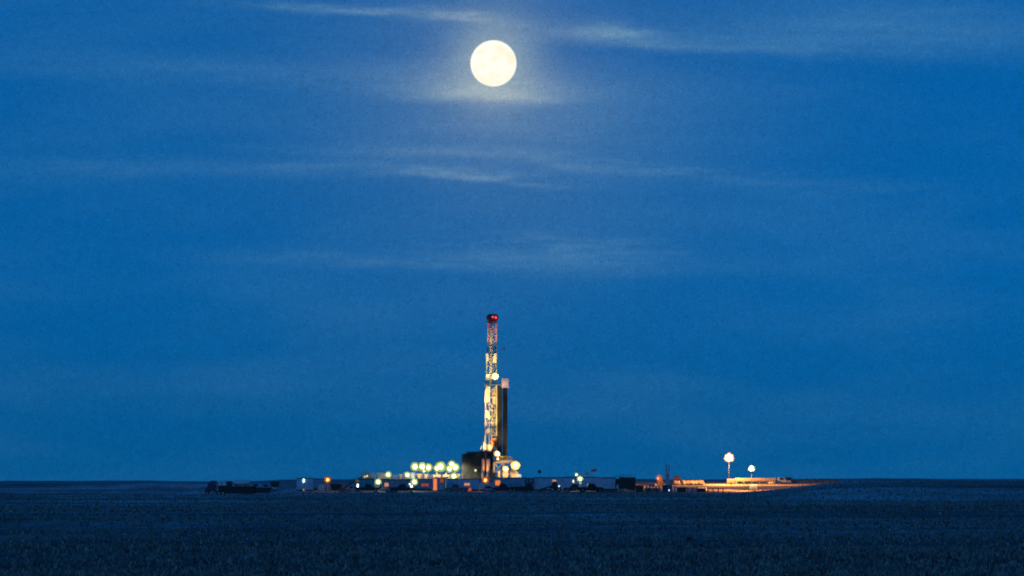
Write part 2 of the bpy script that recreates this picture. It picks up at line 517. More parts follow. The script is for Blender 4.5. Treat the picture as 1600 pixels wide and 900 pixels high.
# ------------------------------------------------------------------ moon
MD = 60000.0
moon_m = bpy.data.materials.new('moon_surface'); moon_m.use_nodes = True
t = moon_m.node_tree; b = t.nodes['Principled BSDF']; N = NB(t)
tcn = t.nodes.new('ShaderNodeTexCoord')
vecn = t.nodes.new('ShaderNodeVectorMath'); vecn.operation = 'SCALE'; vecn.inputs['Scale'].default_value = 1 / (MOON_R * S(MD))
t.links.new(tcn.outputs['Object'], vecn.inputs[0])
maria = N.ramp(N.noise(vecn.outputs[0], 1.7, 4.0, 0.55), 0.40, 0.68)
col = N.mix(maria, (1.0, 0.95, 0.82), (1.0, 0.87, 0.64))
b.inputs['Base Color'].default_value = (0.1, 0.1, 0.1, 1)
t.links.new(col, b.inputs['Emission Color']); b.inputs['Emission Strength'].default_value = 1.06
moon_m.cycles.emission_sampling = 'NONE'
moon = MB().ball((0, 0, 0), MOON_R * S(MD), 64, 32).build('moon', moon_m, None, (X(MOON_PX, MD), MD, Z(MOON_PY, MD)), smooth=True)
tag(moon, 'full pale yellow moon high in the blue dusk sky', 'moon')

# ------------------------------------------------------------------ lamps
def lamp_head(parent, pos, r, gm, tilt=0.15, part_name='halo_dish', br=0.27, k=1.9):
    """wide shallow reflector open towards the viewer with a bulb in its middle; r is the glowing radius. Dish is the part, bulb the sub-part"""
    d = Vector((0, -1, -tilt)).normalized(); a = Vector((1, 0, 0)); bb = d.cross(a); R_ = r * k
    rg = lambda c, rr: [c + a * (rr * math.cos(2 * math.pi * i / 18)) + bb * (rr * math.sin(2 * math.pi * i / 18)) for i in range(18)]
    c = Vector(pos)
    dm = dish_orange if gm is g_sodium else dish_amber if gm in (g_tower, g_warm) else dishmat
    m = MB().loft([rg(c - d * R_ * .30, R_ * .2), rg(c - d * R_ * .12, R_ * .6), rg(c + d * R_ * .04, R_), rg(c + d * R_ * .06, R_ * .97), rg(c - d * R_ * .02, R_ * .6), rg(c - d * R_ * .08, R_ * .2)])
    dish = m.build(part_name, dm, parent)
    MB().ball(c + d * R_ * .14, R_ * br, 14, 10).build('bulb', gm, dish, smooth=True)
    return dish

def spot(parent, pos, aim, power, col, size=70, radius=0.3, blend=0.6):
    l = bpy.data.lights.new('lamp_light', 'SPOT'); l.energy = power; l.color = col
    l.spot_size = R(size); l.spot_blend = blend; l.shadow_soft_size = radius
    o = bpy.data.objects.new('lamp_light', l); C.objects.link(o)
    o.parent = parent; o.location = pos
    o.rotation_euler = (Vector(aim) - Vector(pos)).to_track_quat('-Z', 'Y').to_euler()
    return o
def point(parent, pos, power, col, radius=0.3):
    l = bpy.data.lights.new('lamp_light', 'POINT'); l.energy = power; l.color = col; l.shadow_soft_size = radius
    o = bpy.data.objects.new('lamp_light', l); C.objects.link(o)
    o.parent = parent; o.location = pos
    return o

GREEN, WARM, SOD = (0.86, 1.0, 0.66), (1.0, 0.80, 0.45), (1.0, 0.40, 0.09)

def pole_lamp(px, py, d, rpx, gm, label, power=0, col=GREEN, group=None, polemat=None, name='pole_lamp', back=False):
    loc = put(px, d, -0.2)
    t_ = thing(name, label, 'lamp', loc, 0, group)
    h = Z(py, d) - loc[2]; r = rpx * S(d) * (.82 if rpx > 3 else 1)
    MB().tube((0, .25, 0), (0, .25, h), 0.09, 8, 0.06).box(-.25, .25, 0, .5, 0, .3).bar((0, .25, h), (0, 0.02, h), .08).build('pole', polemat or galv, t_)
    lamp_head(t_, (0, 0, h), r, gm, br=.27 if gm is g_sodium else .32, k=1.75)
    if power and back: spot(t_, (0, .75, h - .1), (0, 3.4, h - 4), power, col, 165, r * .5, .3)
    elif power: spot(t_, (0, -r * 2.2, h - .3), (0, -r * 2.2 - 2.2, h - 5), power, col, 165, r * .5, .3)
    return t_

def tube_lamp(px, py0, py1, d, label, gm=g_tube, w=0.38, group=None):
    """short upright fluorescent tube on a post"""
    loc = put(px, d, -0.1); t_ = thing('tube_lamp', label, 'lamp', loc, 0, group)
    z0, z1 = Z(py1, d) - loc[2], Z(py0, d) - loc[2]
    MB().tube((0, .15, 0), (0, .15, z1 + .1), .07).box(-.2, .2, -.05, .35, 0, .25).build('post', galv, t_)
    MB().tube((0, 0, z0), (0, 0, z1), w / 2, 10).build('lamp_tube', gm, t_)
    return t_

# ------------------------------------------------------------------ builders for camp things
def cabin(px0, px1, py_top, d, label, wall=None, depth=2.9, windows=(), doors=(), name='site_cabin', cat='cabin', skid=0.45, roof_over=0.18, extras=None, group=None):
    """windows/doors: (px0, px1, py0, py1, material, name)"""
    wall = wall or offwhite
    pxc = (px0 + px1) / 2; loc = put(pxc, d); s = S(d)
    w = (px1 - px0) * s; top = Z(py_top, d) - loc[2]
    t_ = thing(name, label, cat, loc, 0, group)
    # corrugated walls
    m = MB(); n = max(6, int(w / 0.45)); f = []
    for i in range(n + 1):
        x = -w / 2 + w * i / n
        f.append((x, -0.04 if i % 2 else 0.0))
    prof = f + [(w / 2, depth), (-w / 2, depth)]
    m.loft([[(x, y, skid) for x, y in prof], [(x, y, top - .14) for x, y in prof]])
    m.build('wall', wall, t_)
    MB().box(-w / 2 - roof_over, w / 2 + roof_over, -roof_over - .05, depth + roof_over, top - .14, top - .02).box(-w / 2, w / 2, 0.1, depth - .1, top - .02, top + .05).build('roof', roofmat, t_)
    m = MB()
    for y in (0.25, depth - .25): m.box(-w / 2 + .1, w / 2 - .1, y - .12, y + .12, -0.45, skid - .003)
    for i in range(4):
        x = -w / 2 + .5 + (w - 1) * i / 3; m.box(x - .1, x + .1, .3, depth - .3, -.45, skid - .05)
    m.build('skid', darksteel, t_)
    for (a, b_, c, e, gm, lab) in windows:
        x0, x1 = (a - pxc) * s, (b_ - pxc) * s; z1, z0 = Z(c, d) - loc[2], Z(e, d) - loc[2]
        fr = MB()
        for (p0, p1, q0, q1) in ((x0 - .08, x1 + .08, z1, z1 + .08), (x0 - .08, x1 + .08, z0 - .08, z0), (x0 - .08, x0, z0, z1), (x1, x1 + .08, z0, z1)):
            fr.box(p0, p1, -.10, -.03, q0, q1)
        fr.box((x0 + x1) / 2 - .03, (x0 + x1) / 2 + .03, -.10, -.072, z0, z1)
        w_ = fr.build('window', darksteel, t_)
        if lab: w_['label'] = lab
        MB().box(x0, x1, -.07, -.045, z0, z1).build('pane', gm, w_)
    for (a, b_, c, e, gm, lab) in doors:
        x0, x1 = (a - pxc) * s, (b_ - pxc) * s; z1, z0 = Z(c, d) - loc[2], Z(e, d) - loc[2]
        dd = MB().box(x0, x1, -.11, -.05, z0, z1).build('door', gm, t_)
        if lab: dd['label'] = lab
        MB().box(x1 - .25, x1 - .12, -.17, -.112, (z0 + z1) / 2 - .1, (z0 + z1) / 2 + .05).build('handle', galv, dd)
        MB().box(x0 - .2, x1 + .2, -1.0, -.16, -.3, .12).box(x0 - .2, x1 + .2, -.6, -.16, .122, .32).build('steps', steel, t_)
    return t_

def wheel(parent, x, y, z, r, w=0.28):
    m = MB(); m.tube((x, y - w / 2, z), (x, y + w / 2, z), r, 16)
    t_ = m.build('wheel', black, parent)
    MB().tube((x, y - w / 2 - .02, z), (x, y + w / 2 + .02, z), r * .55, 10).build('rim', galv, t_)
    return t_

def pickup(label, loc, rotz, paint, lights=None, group=None, scale=1.0):
    t_ = thing('pickup_truck', label, 'pickup truck', loc, rotz, group)
    t_.scale = (scale,) * 3
    low = [(-2.8, .55), (-2.75, 1.02), (-0.55, 1.05), (1.25, 1.05), (2.55, .98), (2.75, .85), (2.75, .5), (2.2, .42), (-2.6, .42)]
    MB().prism(low, -.95, .95).build('body', paint, t_)
    m = MB()
    cab = lambda y, i: [(-.62 + i, y, 1.05), (1.35 - i, y, 1.05), (.72 - i, y, 1.80), (-.45 + i, y, 1.80)]
    m.loft([cab(-.85, 0), cab(.85, 0)]); m.build('cab', paint, t_)
    gl = MB()
    for y in (-.862, .85):
        gl.prism([(-.42, 1.15), (.98, 1.15), (.60, 1.70), (-.36, 1.70)], y, y + .012)
    gl.loft([[(1.30, -.72, 1.13), (1.30, .72, 1.13), (.80, .66, 1.72), (.80, -.66, 1.72)], [(1.33, -.72, 1.13), (1.33, .72, 1.13), (.83, .66, 1.72), (.83, -.66, 1.72)]])
    gl.build('window_glass', glass, t_)
    MB().box(-2.7, -.75, -.80, .80, 1.06, 1.075).build('bed', darksteel, t_)
    MB().box(2.752, 2.90, -.9, .9, .45, .68).box(-2.98, -2.81, -.9, .9, .45, .65).build('bumper', galv, t_)
    for x in (-1.75, 1.8):
        for y in (-.86, .86): wheel(t_, x, y, .40, .40)
    for y in (-.7, .7):
        MB().box(2.752, 2.78, y - .16, y + .16, .72, .86).build('headlight', lights or plastic, t_)
        MB().box(-2.80, -2.775, y - .08, y + .08, .70, .95).build('tail_light', redpaint, t_)
    return t_

def boxy_bin(name, label, cat, px0, px1, py0, d, mt, depth=2.0, slope=0.0):
    """open-topped steel bin with ribs"""
    pxc = (px0 + px1) / 2; loc = put(pxc, d); s = S(d); w = (px1 - px0) * s; h = Z(py0, d) - loc[2]
    t_ = thing(name, label, cat, loc)
    m = MB(); th = .07
    o = [(-w / 2 + slope, h * 0), (w / 2 - slope, 0)]
    m.loft([[(-w / 2 + slope, 0, -.25), (w / 2 - slope, 0, -.25), (w / 2 - slope, depth, -.25), (-w / 2 + slope, depth, -.25)],
            [(-w / 2, 0, h), (w / 2, 0, h), (w / 2, depth, h), (-w / 2, depth, h)],
            [(-w / 2 + th, th, h), (w / 2 - th, th, h), (w / 2 - th, depth - th, h), (-w / 2 + th, depth - th, h)],
            [(-w / 2 + slope + th, th, .2), (w / 2 - slope - th, th, .2), (w / 2 - slope - th, depth - th, .2), (-w / 2 + slope + th, depth - th, .2)]])
    m.build('shell', mt, t_)
    m = MB()
    for i in range(4):
        x = (-.42 + .28 * i) * (w - slope); m.bar((x, -.06, 0), (x, -.06, h - .1), .09)
    m.box(-w / 2 - .05, w / 2 + .05, -.12, -.003, h - .12, h)
    m.build('rib', mt, t_)
    return t_

def tote(label, px0, px1, py0, d, cage=galv):
    pxc = (px0 + px1) / 2; loc = put(pxc, d); s = S(d); w = (px1 - px0) * s; h = Z(py0, d) - loc[2]
    t_ = thing('water_tank', label, 'tank', loc)
    MB().cbox(-w / 2 + .06, w / 2 - .06, .06, w - .06, .18, h, .14).tube((0, w / 2, h), (0, w / 2, h + .1), .25).build('tank_body', plastic, t_)
    m = MB()
    for i in range(5):
        x = -w / 2 + w * i / 4
        m.bar((x, 0, .1), (x, 0, h - .1), .05)
    for k in range(4): m.bar((-w / 2, -.02, .3 + (h - .5) * k / 3), (w / 2, -.02, .3 + (h - .5) * k / 3), .05)
    m.build('cage', cage, t_)
    MB().box(-w / 2, w / 2, 0, w, -.2, .17).build('pallet', darksteel, t_)
    return t_

def drum(px, d, label, mt, group, h=1.05, r=.40, y=0):
    loc = put(px, d); o = MB()
    n = 12
    rg = lambda z, rr: [(rr * math.cos(2 * math.pi * i / n), rr * math.sin(2 * math.pi * i / n), z) for i in range(n)]
    o.loft([rg(-.1, r), rg(h * .32, r), rg(h * .34, r * 1.05), rg(h * .36, r), rg(h * .64, r), rg(h * .66, r * 1.05), rg(h * .68, r), rg(h, r), rg(h, r * .9), rg(h - .03, r * .9)])
    ob = o.build('drum', mt, None, (loc[0], loc[1] + y, loc[2]))
    return tag(ob, label, 'drum', group)

def pipe_rack(px0, px1, py_top, d, label, depth=2.4, n=4, name='pipe_rack'):
    pxc = (px0 + px1) / 2; loc = put(pxc, d); s = S(d); w = (px1 - px0) * s; h = Z(py_top, d) - loc[2]
    t_ = thing(name, label, 'pipe rack', loc)
    m = MB()
    for y in (0, depth): m.bar((-w / 2, y, h - .1), (w / 2, y, h - .1), .22)
    for i in range(n):
        x = -w / 2 + .3 + (w - .6) * i / (n - 1); m.bar((x, 0, h - .12), (x, depth, h - .12), .14)
    m.build('rail', steel, t_)
    for i in range(n):
        x = -w / 2 + .3 + (w - .6) * i / (n - 1)
        MB().bar((x, 0, -.3), (x, 0, h - .2), .2).bar((x, depth, -.3), (x, depth, h - .2), .2).bar((x, 0, .1), (x, depth, h * .6), .08).build('leg', steel, t_)
    return t_, loc, w, h

# ------------------------------------------------------------------ the drilling rig
RD = 1540.0; RS_ = S(RD); RX = 767.0
rloc = put(RX, RD, -0.05)
def rx(px): return (px - RX) * RS_
def rz(py): return Z(py, RD) - rloc[2]
rig = thing('drilling_rig', 'tall floodlit drilling rig with red, grey and white lattice mast', 'drilling rig', rloc)

# substructure
m = MB(); zf = rz(719)
xs = [rx(p) for p in (724, 745, 772, 786, 800)]
for y in (-5, 0, 5):
    for x in xs: m.bar((x, y, -.3), (x, y, zf - .6), .45)
    for i in range(len(xs) - 1):
        m.bar((xs[i], y, 0.2), (xs[i + 1], y, zf * .5), .2); m.bar((xs[i + 1], y, .2), (xs[i], y, zf * .5), .2)
        m.bar((xs[i], y, zf * .5), (xs[i + 1], y, zf - .7), .22); m.bar((xs[i + 1], y, zf * .5), (xs[i], y, zf - .7), .22)
    for z in (.2, zf * .5, zf - .75): m.bar((xs[0], y, z), (xs[-1], y, z), .34)
for x in xs:
    for z in (.2, zf * .5, zf - .75): m.bar((x, -5, z), (x, 5, z), .3)
m.build('substructure', tanpaint, rig)
MB().box(rx(722), rx(801), -6, 6, zf - .55, zf - .05).build('drill_floor', steel, rig)
for y in (-6, 6):
    m = MB()
    for i in range(10):
        x = rx(773) + (rx(801) - rx(773)) * i / 9; m.bar((x, y, zf - .05), (x, y, zf + 1.1), .07)
    for z in (.6, 1.1): m.bar((rx(773), y, zf + z), (rx(801), y, zf + z), .07)
    m.build('handrail', yellowp, rig)
# dark wind-walled house on the left of the floor
zb, zt = rz(748), rz(709.5)
m = MB(); x0, x1 = rx(722), rx(770.5); n = 34; prof = [(x0 + (x1 - x0) * i / n, -6.6 - (.07 if i % 2 else 0)) for i in range(n + 1)] + [(x1, -6.06), (x0, -6.06)]
m.loft([[(x, y, zb) for x, y in prof], [(x, y, zt) for x, y in prof]])
m.box(x0, x0 + .3, -6.05, 6.1, zb, zt).box(x1 - .3, x1, -6.05, 6.1, zb, zt - .5)
m.box(x0, x1, 6.11, 6.5, zb, zt)
m.build('wind_wall', mat('dark_wind_wall', (0.028, 0.032, 0.034), 0.7, var=0.3, scale=0.5), rig)
MB().box(rx(728), rx(772.5), -7.0, 6.7, zt + .004, zt + .45).box(rx(731), rx(771), -6.6, 6.2, zt + .452, rz(706)).build('house_roof', roofmat, rig)
# two tall pale silo columns under the sodium lamp
for pxa, pxb in ((753.0, 757.2), (760.2, 765.8)):
    c = (rx(pxa) + rx(pxb)) / 2; rr = (rx(pxb) - rx(pxa)) / 2
    MB().tube((c, -7.7, rz(768)), (c, -7.7, rz(718.5)), rr, 14).tube((c, -7.7, rz(718.5)), (c, -7.7, rz(716.5)), rr, 14, rr * .5).build('mixing_column', mat('column_paint', (0.52, 0.44, 0.38), 0.45), rig)
# stair at the right
m = MB(); p0, p1 = Vector((rx(801), -5.2, zf - .2)), Vector((rx(816), -5.2, 0.1))
for y in (-.5, .5): m.bar(p0 + Vector((0, y, 0)), p1 + Vector((0, y, 0)), .12, .3); m.bar(p0 + Vector((0, y, 1)), p1 + Vector((0, y, 1)), .07)
for i in range(22):
    c = p0.lerp(p1, i / 21); m.box(c.x - .15, c.x + .15, c.y - .45, c.y + .45, c.z - .03, c.z + .03)
m.build('stairway', tanpaint, rig)
# lit cladding and equipment on the right of the substructure
m = MB(); m.cbox(rx(797), rx(810), -5.9, -3.6, rz(748), rz(733)).tube((rx(789), -6.9, rz(748)), (rx(789), -6.9, rz(734)), .95, 14).tube((rx(789), -6.9, rz(734)), (rx(789), -6.9, rz(732)), .95, 14, .3)
m.tube((rx(779), -6.9, rz(748)), (rx(779), -6.9, rz(736)), .5, 12).bar((rx(800), -6.2, rz(745)), (rx(794), -6.2, rz(728)), .25).bar((rx(812), -6.2, rz(745)), (rx(806), -6.2, rz(733)), .25)
m.build('floor_equipment', tanpaint, rig)
MB().cbox(rx(806), rx(814), -6.4, -4.6, rz(748), rz(741)).build('air_tank', offwhite, rig)

spot(rig, (rx(758.5), -9.6, rz(745)), (rx(760), -7.6, rz(722)), 2400, (1, .40, .13), 46, .3)
# mast
legs_b = [(757.6, -1.7), (776.0, -1.7), (776.0, 1.7), (757.6, 1.7)]
legs_t = [(762.8, -1.0), (775.4, -1.0), (775.4, 1.0), (762.8, 1.0)]
PB, PT = 719.0, 505.0
def leg_at(i, py):
    t = (PB - py) / (PB - PT)
    k = sm((t - .35) / .65) * .75 + t * .25
    return Vector((rx(legs_b[i][0] + (legs_t[i][0] - legs_b[i][0]) * k), legs_b[i][1] + (legs_t[i][1] - legs_b[i][1]) * k, rz(py)))
bands = [(719, 602, mastwhite, 6), (602, 593, mastgrey, 1), (593, 551.5, mastwhite, 4), (551.5, 535, mastgrey, 2), (535, 514, mat('salmon_light_tint', (0.60, 0.27, 0.17), 0.5), 2), (514, 505, redpaint, 1)]  # salmon stands for red light on the mast, put into the colour
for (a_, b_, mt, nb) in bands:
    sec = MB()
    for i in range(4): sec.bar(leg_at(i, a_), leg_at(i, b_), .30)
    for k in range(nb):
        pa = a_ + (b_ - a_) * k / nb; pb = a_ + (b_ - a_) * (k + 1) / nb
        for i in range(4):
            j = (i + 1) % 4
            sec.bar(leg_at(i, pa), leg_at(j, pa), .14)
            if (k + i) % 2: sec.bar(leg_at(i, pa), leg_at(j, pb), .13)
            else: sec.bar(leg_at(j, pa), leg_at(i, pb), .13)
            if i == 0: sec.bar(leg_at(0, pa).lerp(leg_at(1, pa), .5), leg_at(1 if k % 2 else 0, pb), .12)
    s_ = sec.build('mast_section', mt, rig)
    s_['label'] = {mastwhite: 'white painted', mastgrey: 'dark grey', redpaint: 'red painted'}.get(mt, 'salmon light-tinted') + ' mast section'
# gusset and wind panels on the viewer's side
panelmat = mat('cream_panel_paint', (.80, .72, .46), .5, var=.06)
def panel(pts, y=-2.05): MB().loft([[(rx(a_), y, rz(b_)) for a_, b_ in pts], [(rx(a_), y + .08, rz(b_)) for a_, b_ in pts]]).build('wind_panel', panelmat, rig)
panel([(757.2, 629), (765.2, 627), (766.2, 604), (760.2, 604), (758, 612)])
panel([(757.8, 651), (766.5, 655), (763.5, 643), (759, 640)])
panel([(757.6, 680), (766.2, 675), (764, 668), (758.5, 672)], -2.1)
panel([(756.5, 706), (772.5, 706), (766, 695), (757.5, 694)])
panel([(759.5, 567), (763.2, 563), (763.2, 553), (759.5, 553)])
panel([(769.5, 567), (775.5, 567), (775.5, 553), (772, 553)])
panel([(759.2, 594), (764.2, 594), (764.2, 585), (759.2, 585)])
# ladder with cage up the face of the mast
m = MB(); pl = lambda py: Vector((rx(interp(py, [513, 600], [767.2, 766.6])), -1.9, rz(py)))
for dx in (-.28, .28): m.bar(pl(600) + Vector((dx, 0, 0)), pl(513) + Vector((dx, 0, 0)), .16)
for k in range(70): c = pl(600 - 87 * k / 69); m.box(c.x - .3, c.x + .3, c.y - .05, c.y + .05, c.z - .08, c.z + .08)
for k in range(24):
    c = pl(600 - 87 * k / 23); m.bar(c + Vector((-.32, 0, 0)), c + Vector((-.26, -.5, 0)), .08).bar(c + Vector((-.26, -.5, 0)), c + Vector((.26, -.5, 0)), .08).bar(c + Vector((.26, -.5, 0)), c + Vector((.32, 0, 0)), .08)
m.build('ladder', mastwhite, rig)
# travelling block, top drive and hoses
MB().cbox(rx(769), rx(774.5), -1.1, .6, rz(632), rz(607), .2).tube((rx(771.7), -1.2, rz(617)), (rx(771.7), .7, rz(617)), .7, 14).build('travelling_block', tanpaint, rig)
m = MB()
for k in range(6): m.cbox(rx(768.6), rx(774.8), -1.3, .6, rz(640 + 7 * k + 5), rz(640 + 7 * k), .15)
m.tube((rx(771.7), -.3, rz(682)), (rx(771.7), -.3, rz(632)), .3)
m.build('top_drive', steel, rig)
MB().cbox(rx(767.5), rx(775.8), -2.6, -1.9, rz(698), rz(684), .2).tube((rx(770), -2.9, rz(706)), (rx(770), -2.9, rz(690)), .4).build('driller_cabin', orangepaint, rig)
m = MB()
for k, pxx in enumerate((764.5, 768.0, 775.2)): m.tube((rx(pxx), -1.4, rz(700)), (rx(pxx + .6), -1.2, rz(632 if k == 1 else 604)), .12)
for dx in (-.35, -.12, .12, .35): m.tube((rx(771.7) + dx, 0, rz(607)), (rx(769) + dx * .8, 0, rz(503)), .05, 6)
m.build('hoist_line', mastwhite, rig)
# crown
MB().cbox(rx(762), rx(776.5), -1.5, 1.5, rz(505), rz(501.5), .15).box(rx(760), rx(777.5), -2.0, 2.0, rz(503.2), rz(502.2)).build('crown_platform', mat('crown_dark_paint', (0.03, 0.025, 0.025), 0.6), rig)
m = MB()
for k in range(5): m.tube((rx(765.5 + k * 2), -.9, rz(496)), (rx(765.8 + k * 2), .9, rz(496)), 1.05, 14)
m.cbox(rx(764), rx(774), -.7, .7, rz(501.5), rz(492.5), .3).bar((rx(769), 0, rz(493)), (rx(769), 0, rz(488.5)), .16)
for pxx in (760.2, 777.3):
    m.bar((rx(pxx), -2, rz(502.4)), (rx(pxx), -2, rz(495.5)), .1); m.bar((rx(pxx), 2, rz(502.4)), (rx(pxx), 2, rz(495.5)), .1); m.bar((rx(pxx), -2, rz(495.7)), (rx(pxx), 2, rz(495.7)), .1)
m.bar((rx(760), -2, rz(495.7)), (rx(777.3), -2, rz(495.7)), .1).bar((rx(760), -2, rz(499)), (rx(777.3), -2, rz(499)), .1)
m.build('crown_block', mat('crown_dark_paint', (0.03, 0.025, 0.025), 0.6), rig)
for pxx, pyy, rr in ((769.8, 495.5, .26), (774.8, 496.5, .34)):
    bc = MB().tube((rx(pxx), -2.1, rz(pyy) - .7), (rx(pxx), -2.1, rz(pyy) - .3), .25).build('beacon', darksteel, rig)
    MB().ball((rx(pxx), -2.1, rz(pyy)), rr, 10, 6).build('bulb', g_red, bc, smooth=True)
point(rig, (rx(772), -3.4, rz(500)), 90, (1, .12, .1), .4)
# racking board with its wind wall
m = MB(); m.box(rx(757), rx(794.5), -2.3, 2.6, rz(602.2), rz(600.8))
for k in range(9): m.bar((rx(777) + k * .36, -2.3, rz(600.8)), (rx(777) + k * .36, 2.6, rz(600.8)), .08)
for pxx in (758, 777): m.bar((rx(pxx), -2.3, rz(601)), (rx(pxx), -2.3, rz(595)), .1)
m.bar((rx(758), -2.3, rz(595)), (rx(777), -2.3, rz(595)), .1).bar((rx(776), -1.2, rz(601)), (rx(776), -1.2, rz(611)), .14).bar((rx(776), -1, rz(611)), (rx(786), -1, rz(602)), .14)
m.build('racking_board', mat('board_paint', (0.10, 0.16, 0.16), 0.6), rig)
MB().box(rx(784), rx(795), -2.4, -2.25, rz(606.5), rz(591.5)).box(rx(794.2), rx(795), -2.24, 2.6, rz(606.5), rz(591.5)).box(rx(784), rx(784.4), -2.24, -.4, rz(603), rz(591.5)).build('board_wind_wall', mat('salmon_wall_paint', (0.60, 0.43, 0.36), 0.6), rig)
# small hoist frame on the house roof
m = MB(); m.bar((rx(748.5), -5.5, rz(706)), (rx(756), -4.5, rz(686)), .22).bar((rx(748.5), -3.5, rz(706)), (rx(756), -4.2, rz(686)), .22).bar((rx(756), -4.4, rz(706)), (rx(756), -4.4, rz(686)), .2)
m.build('hoist_frame', galv, rig)
MB().loft([[(rx(749.5), -5.7, rz(702)), (rx(752), -5.7, rz(702)), (rx(754.8), -5.1, rz(690)), (rx(753.2), -5.1, rz(690))], [(rx(749.5), -5.6, rz(702)), (rx(752), -5.6, rz(702)), (rx(754.8), -5.0, rz(690)), (rx(753.2), -5.0, rz(690))]]).build('hoist_guard', white, rig)
# floodlights of the rig
for pxx, pyy, y, rpx, gm in ((774, 588.5, -2.9, 2.7, g_green), (776.5, 709.5, -7.0, 2.4, g_warm), (778.0, 717, -7.2, 1.8, g_warm),
                             (790, 733, -8.1, 2.5, g_warm), (805.5, 727, -7.6, 3.8, g_warm), (743.3, 735, -7.0, 1.2, g_green_s)):
    fl = lamp_head(rig, (rx(pxx), y, rz(pyy)), rpx * RS_, gm, part_name='floodlight')
MB().bar((rx(805.5), -7.2, rz(748)), (rx(805.5), -7.2, rz(726)), .14).build('lamp_post', galv, rig)
# upward floods from the house roof and racking board
for pxx, pyy, y, ax, ay, pw, sz in ((752, 704, -6.2, 766, 690, 3200, 60), (770, 704, -12, 766, 640, 20000, 34), (760, 704, -11, 764, 610, 26000, 26), (774, 704, -12, 769, 545, 80000, 13)):
    h_ = MB().cbox(rx(pxx) - .3, rx(pxx) + .3, y - .25, y + .25, rz(pyy) - .5, rz(pyy) - .1).bar((rx(pxx), y, rz(pyy) - .5), (rx(pxx), -6.8, rz(708) - .3), .12).build('floodlight', darksteel, rig)
    spot(rig, (rx(pxx), y, rz(pyy) + .35), (rx(ax), -1.5, rz(ay)), pw * 1.7, (1.0, .70, .25), sz, .25)
spot(rig, (rx(774), -5.2, rz(596)), (rx(768), -1.4, rz(570)), 1500, GREEN, 90, .3)
spot(rig, (rx(770), -5.0, rz(545)), (rx(768), -1.0, rz(515)), 1500, (1, .75, .45), 70, .3)
MB().bar((rx(770), -2, rz(546)), (rx(770), -5, rz(546)), .12).cbox(rx(768.5), rx(771.5), -5.3, -4.8, rz(547), rz(545.2)).build('floodlight', darksteel, rig)
spot(rig, (rx(790), -9.6, rz(731)), (rx(793), -5, rz(737)), 3200, (1, .68, .32), 130, .5)
spot(rig, (rx(806), -9.2, rz(727)), (rx(804), -5, rz(735)), 3200, (1, .72, .38), 120, .5)
spot(rig, (rx(777.5), -8.2, rz(710)), (rx(786), -2, rz(692)), 7000, (1, .70, .34), 110, .4)
point(rig, (rx(789), -5.0, rz(603)), 300, (1, .72, .6), .3)

# stands of drill pipe racked beside the mast, one object per stand
st_m = MB().tube((0, 0, 0), (0, 0, rz(603) - zf), .075, 6)
for k in range(1, 3): st_m.tube((0, 0, (rz(603) - zf) * k / 3 - .25), (0, 0, (rz(603) - zf) * k / 3 + .25), .1, 6)
st0 = st_m.build('drill_pipe', pipemat, None, (0, 0, 0), smooth=False)
cnt = 0
for bank_x0, nb in ((777.3, 9), (785.8, 9)):
    for i in range(nb):
        for j in range(7):
            o = st0 if cnt == 0 else st0.copy()
            if cnt: C.objects.link(o)
            cnt += 1
            o.location = (rloc[0] + rx(bank_x0 + 6.6 * i / (nb - 1)) + random.uniform(-.02, .02), RD - 1.9 + .55 * j, rloc[2] + zf - .05)
            tag(o, 'dark upright drill pipe racked in the tall bundle beside the mast', 'drill pipe', 'drill pipes racked beside the mast')

# tiny bird right of the mast
bd = MB().loft([[(-.45, 0, 0), (-.40, .03, .05), (-.4, -.03, .05)], [(0, 0, -.12), (0, .14, .1), (0, -.14, .1)], [(.4, 0, .1), (.4, .05, .2), (.4, -.05, .2)]])
bd.loft([[(-.15, 0, .05), (.2, 0, .08), (.1, 0, .12)], [(-.05, -.5, .55), (.2, -.5, .5), (.1, -.5, .58)], [(.15, -.8, 1.0), (.2, -.8, .95), (.18, -.8, 1.02)]])
bd.loft([[(-.15, 0, .05), (.2, 0, .08), (.1, 0, .12)], [(-.05, .5, .55), (.2, .5, .5), (.1, .5, .58)], [(.15, .8, 1.0), (.2, .8, .95), (.18, .8, 1.02)]])
tag(bd.build('bird', black, None, (X(787.5, 1540), 1540, Z(546.5, 1540))), 'small dark bird in the air right of the mast', 'bird')

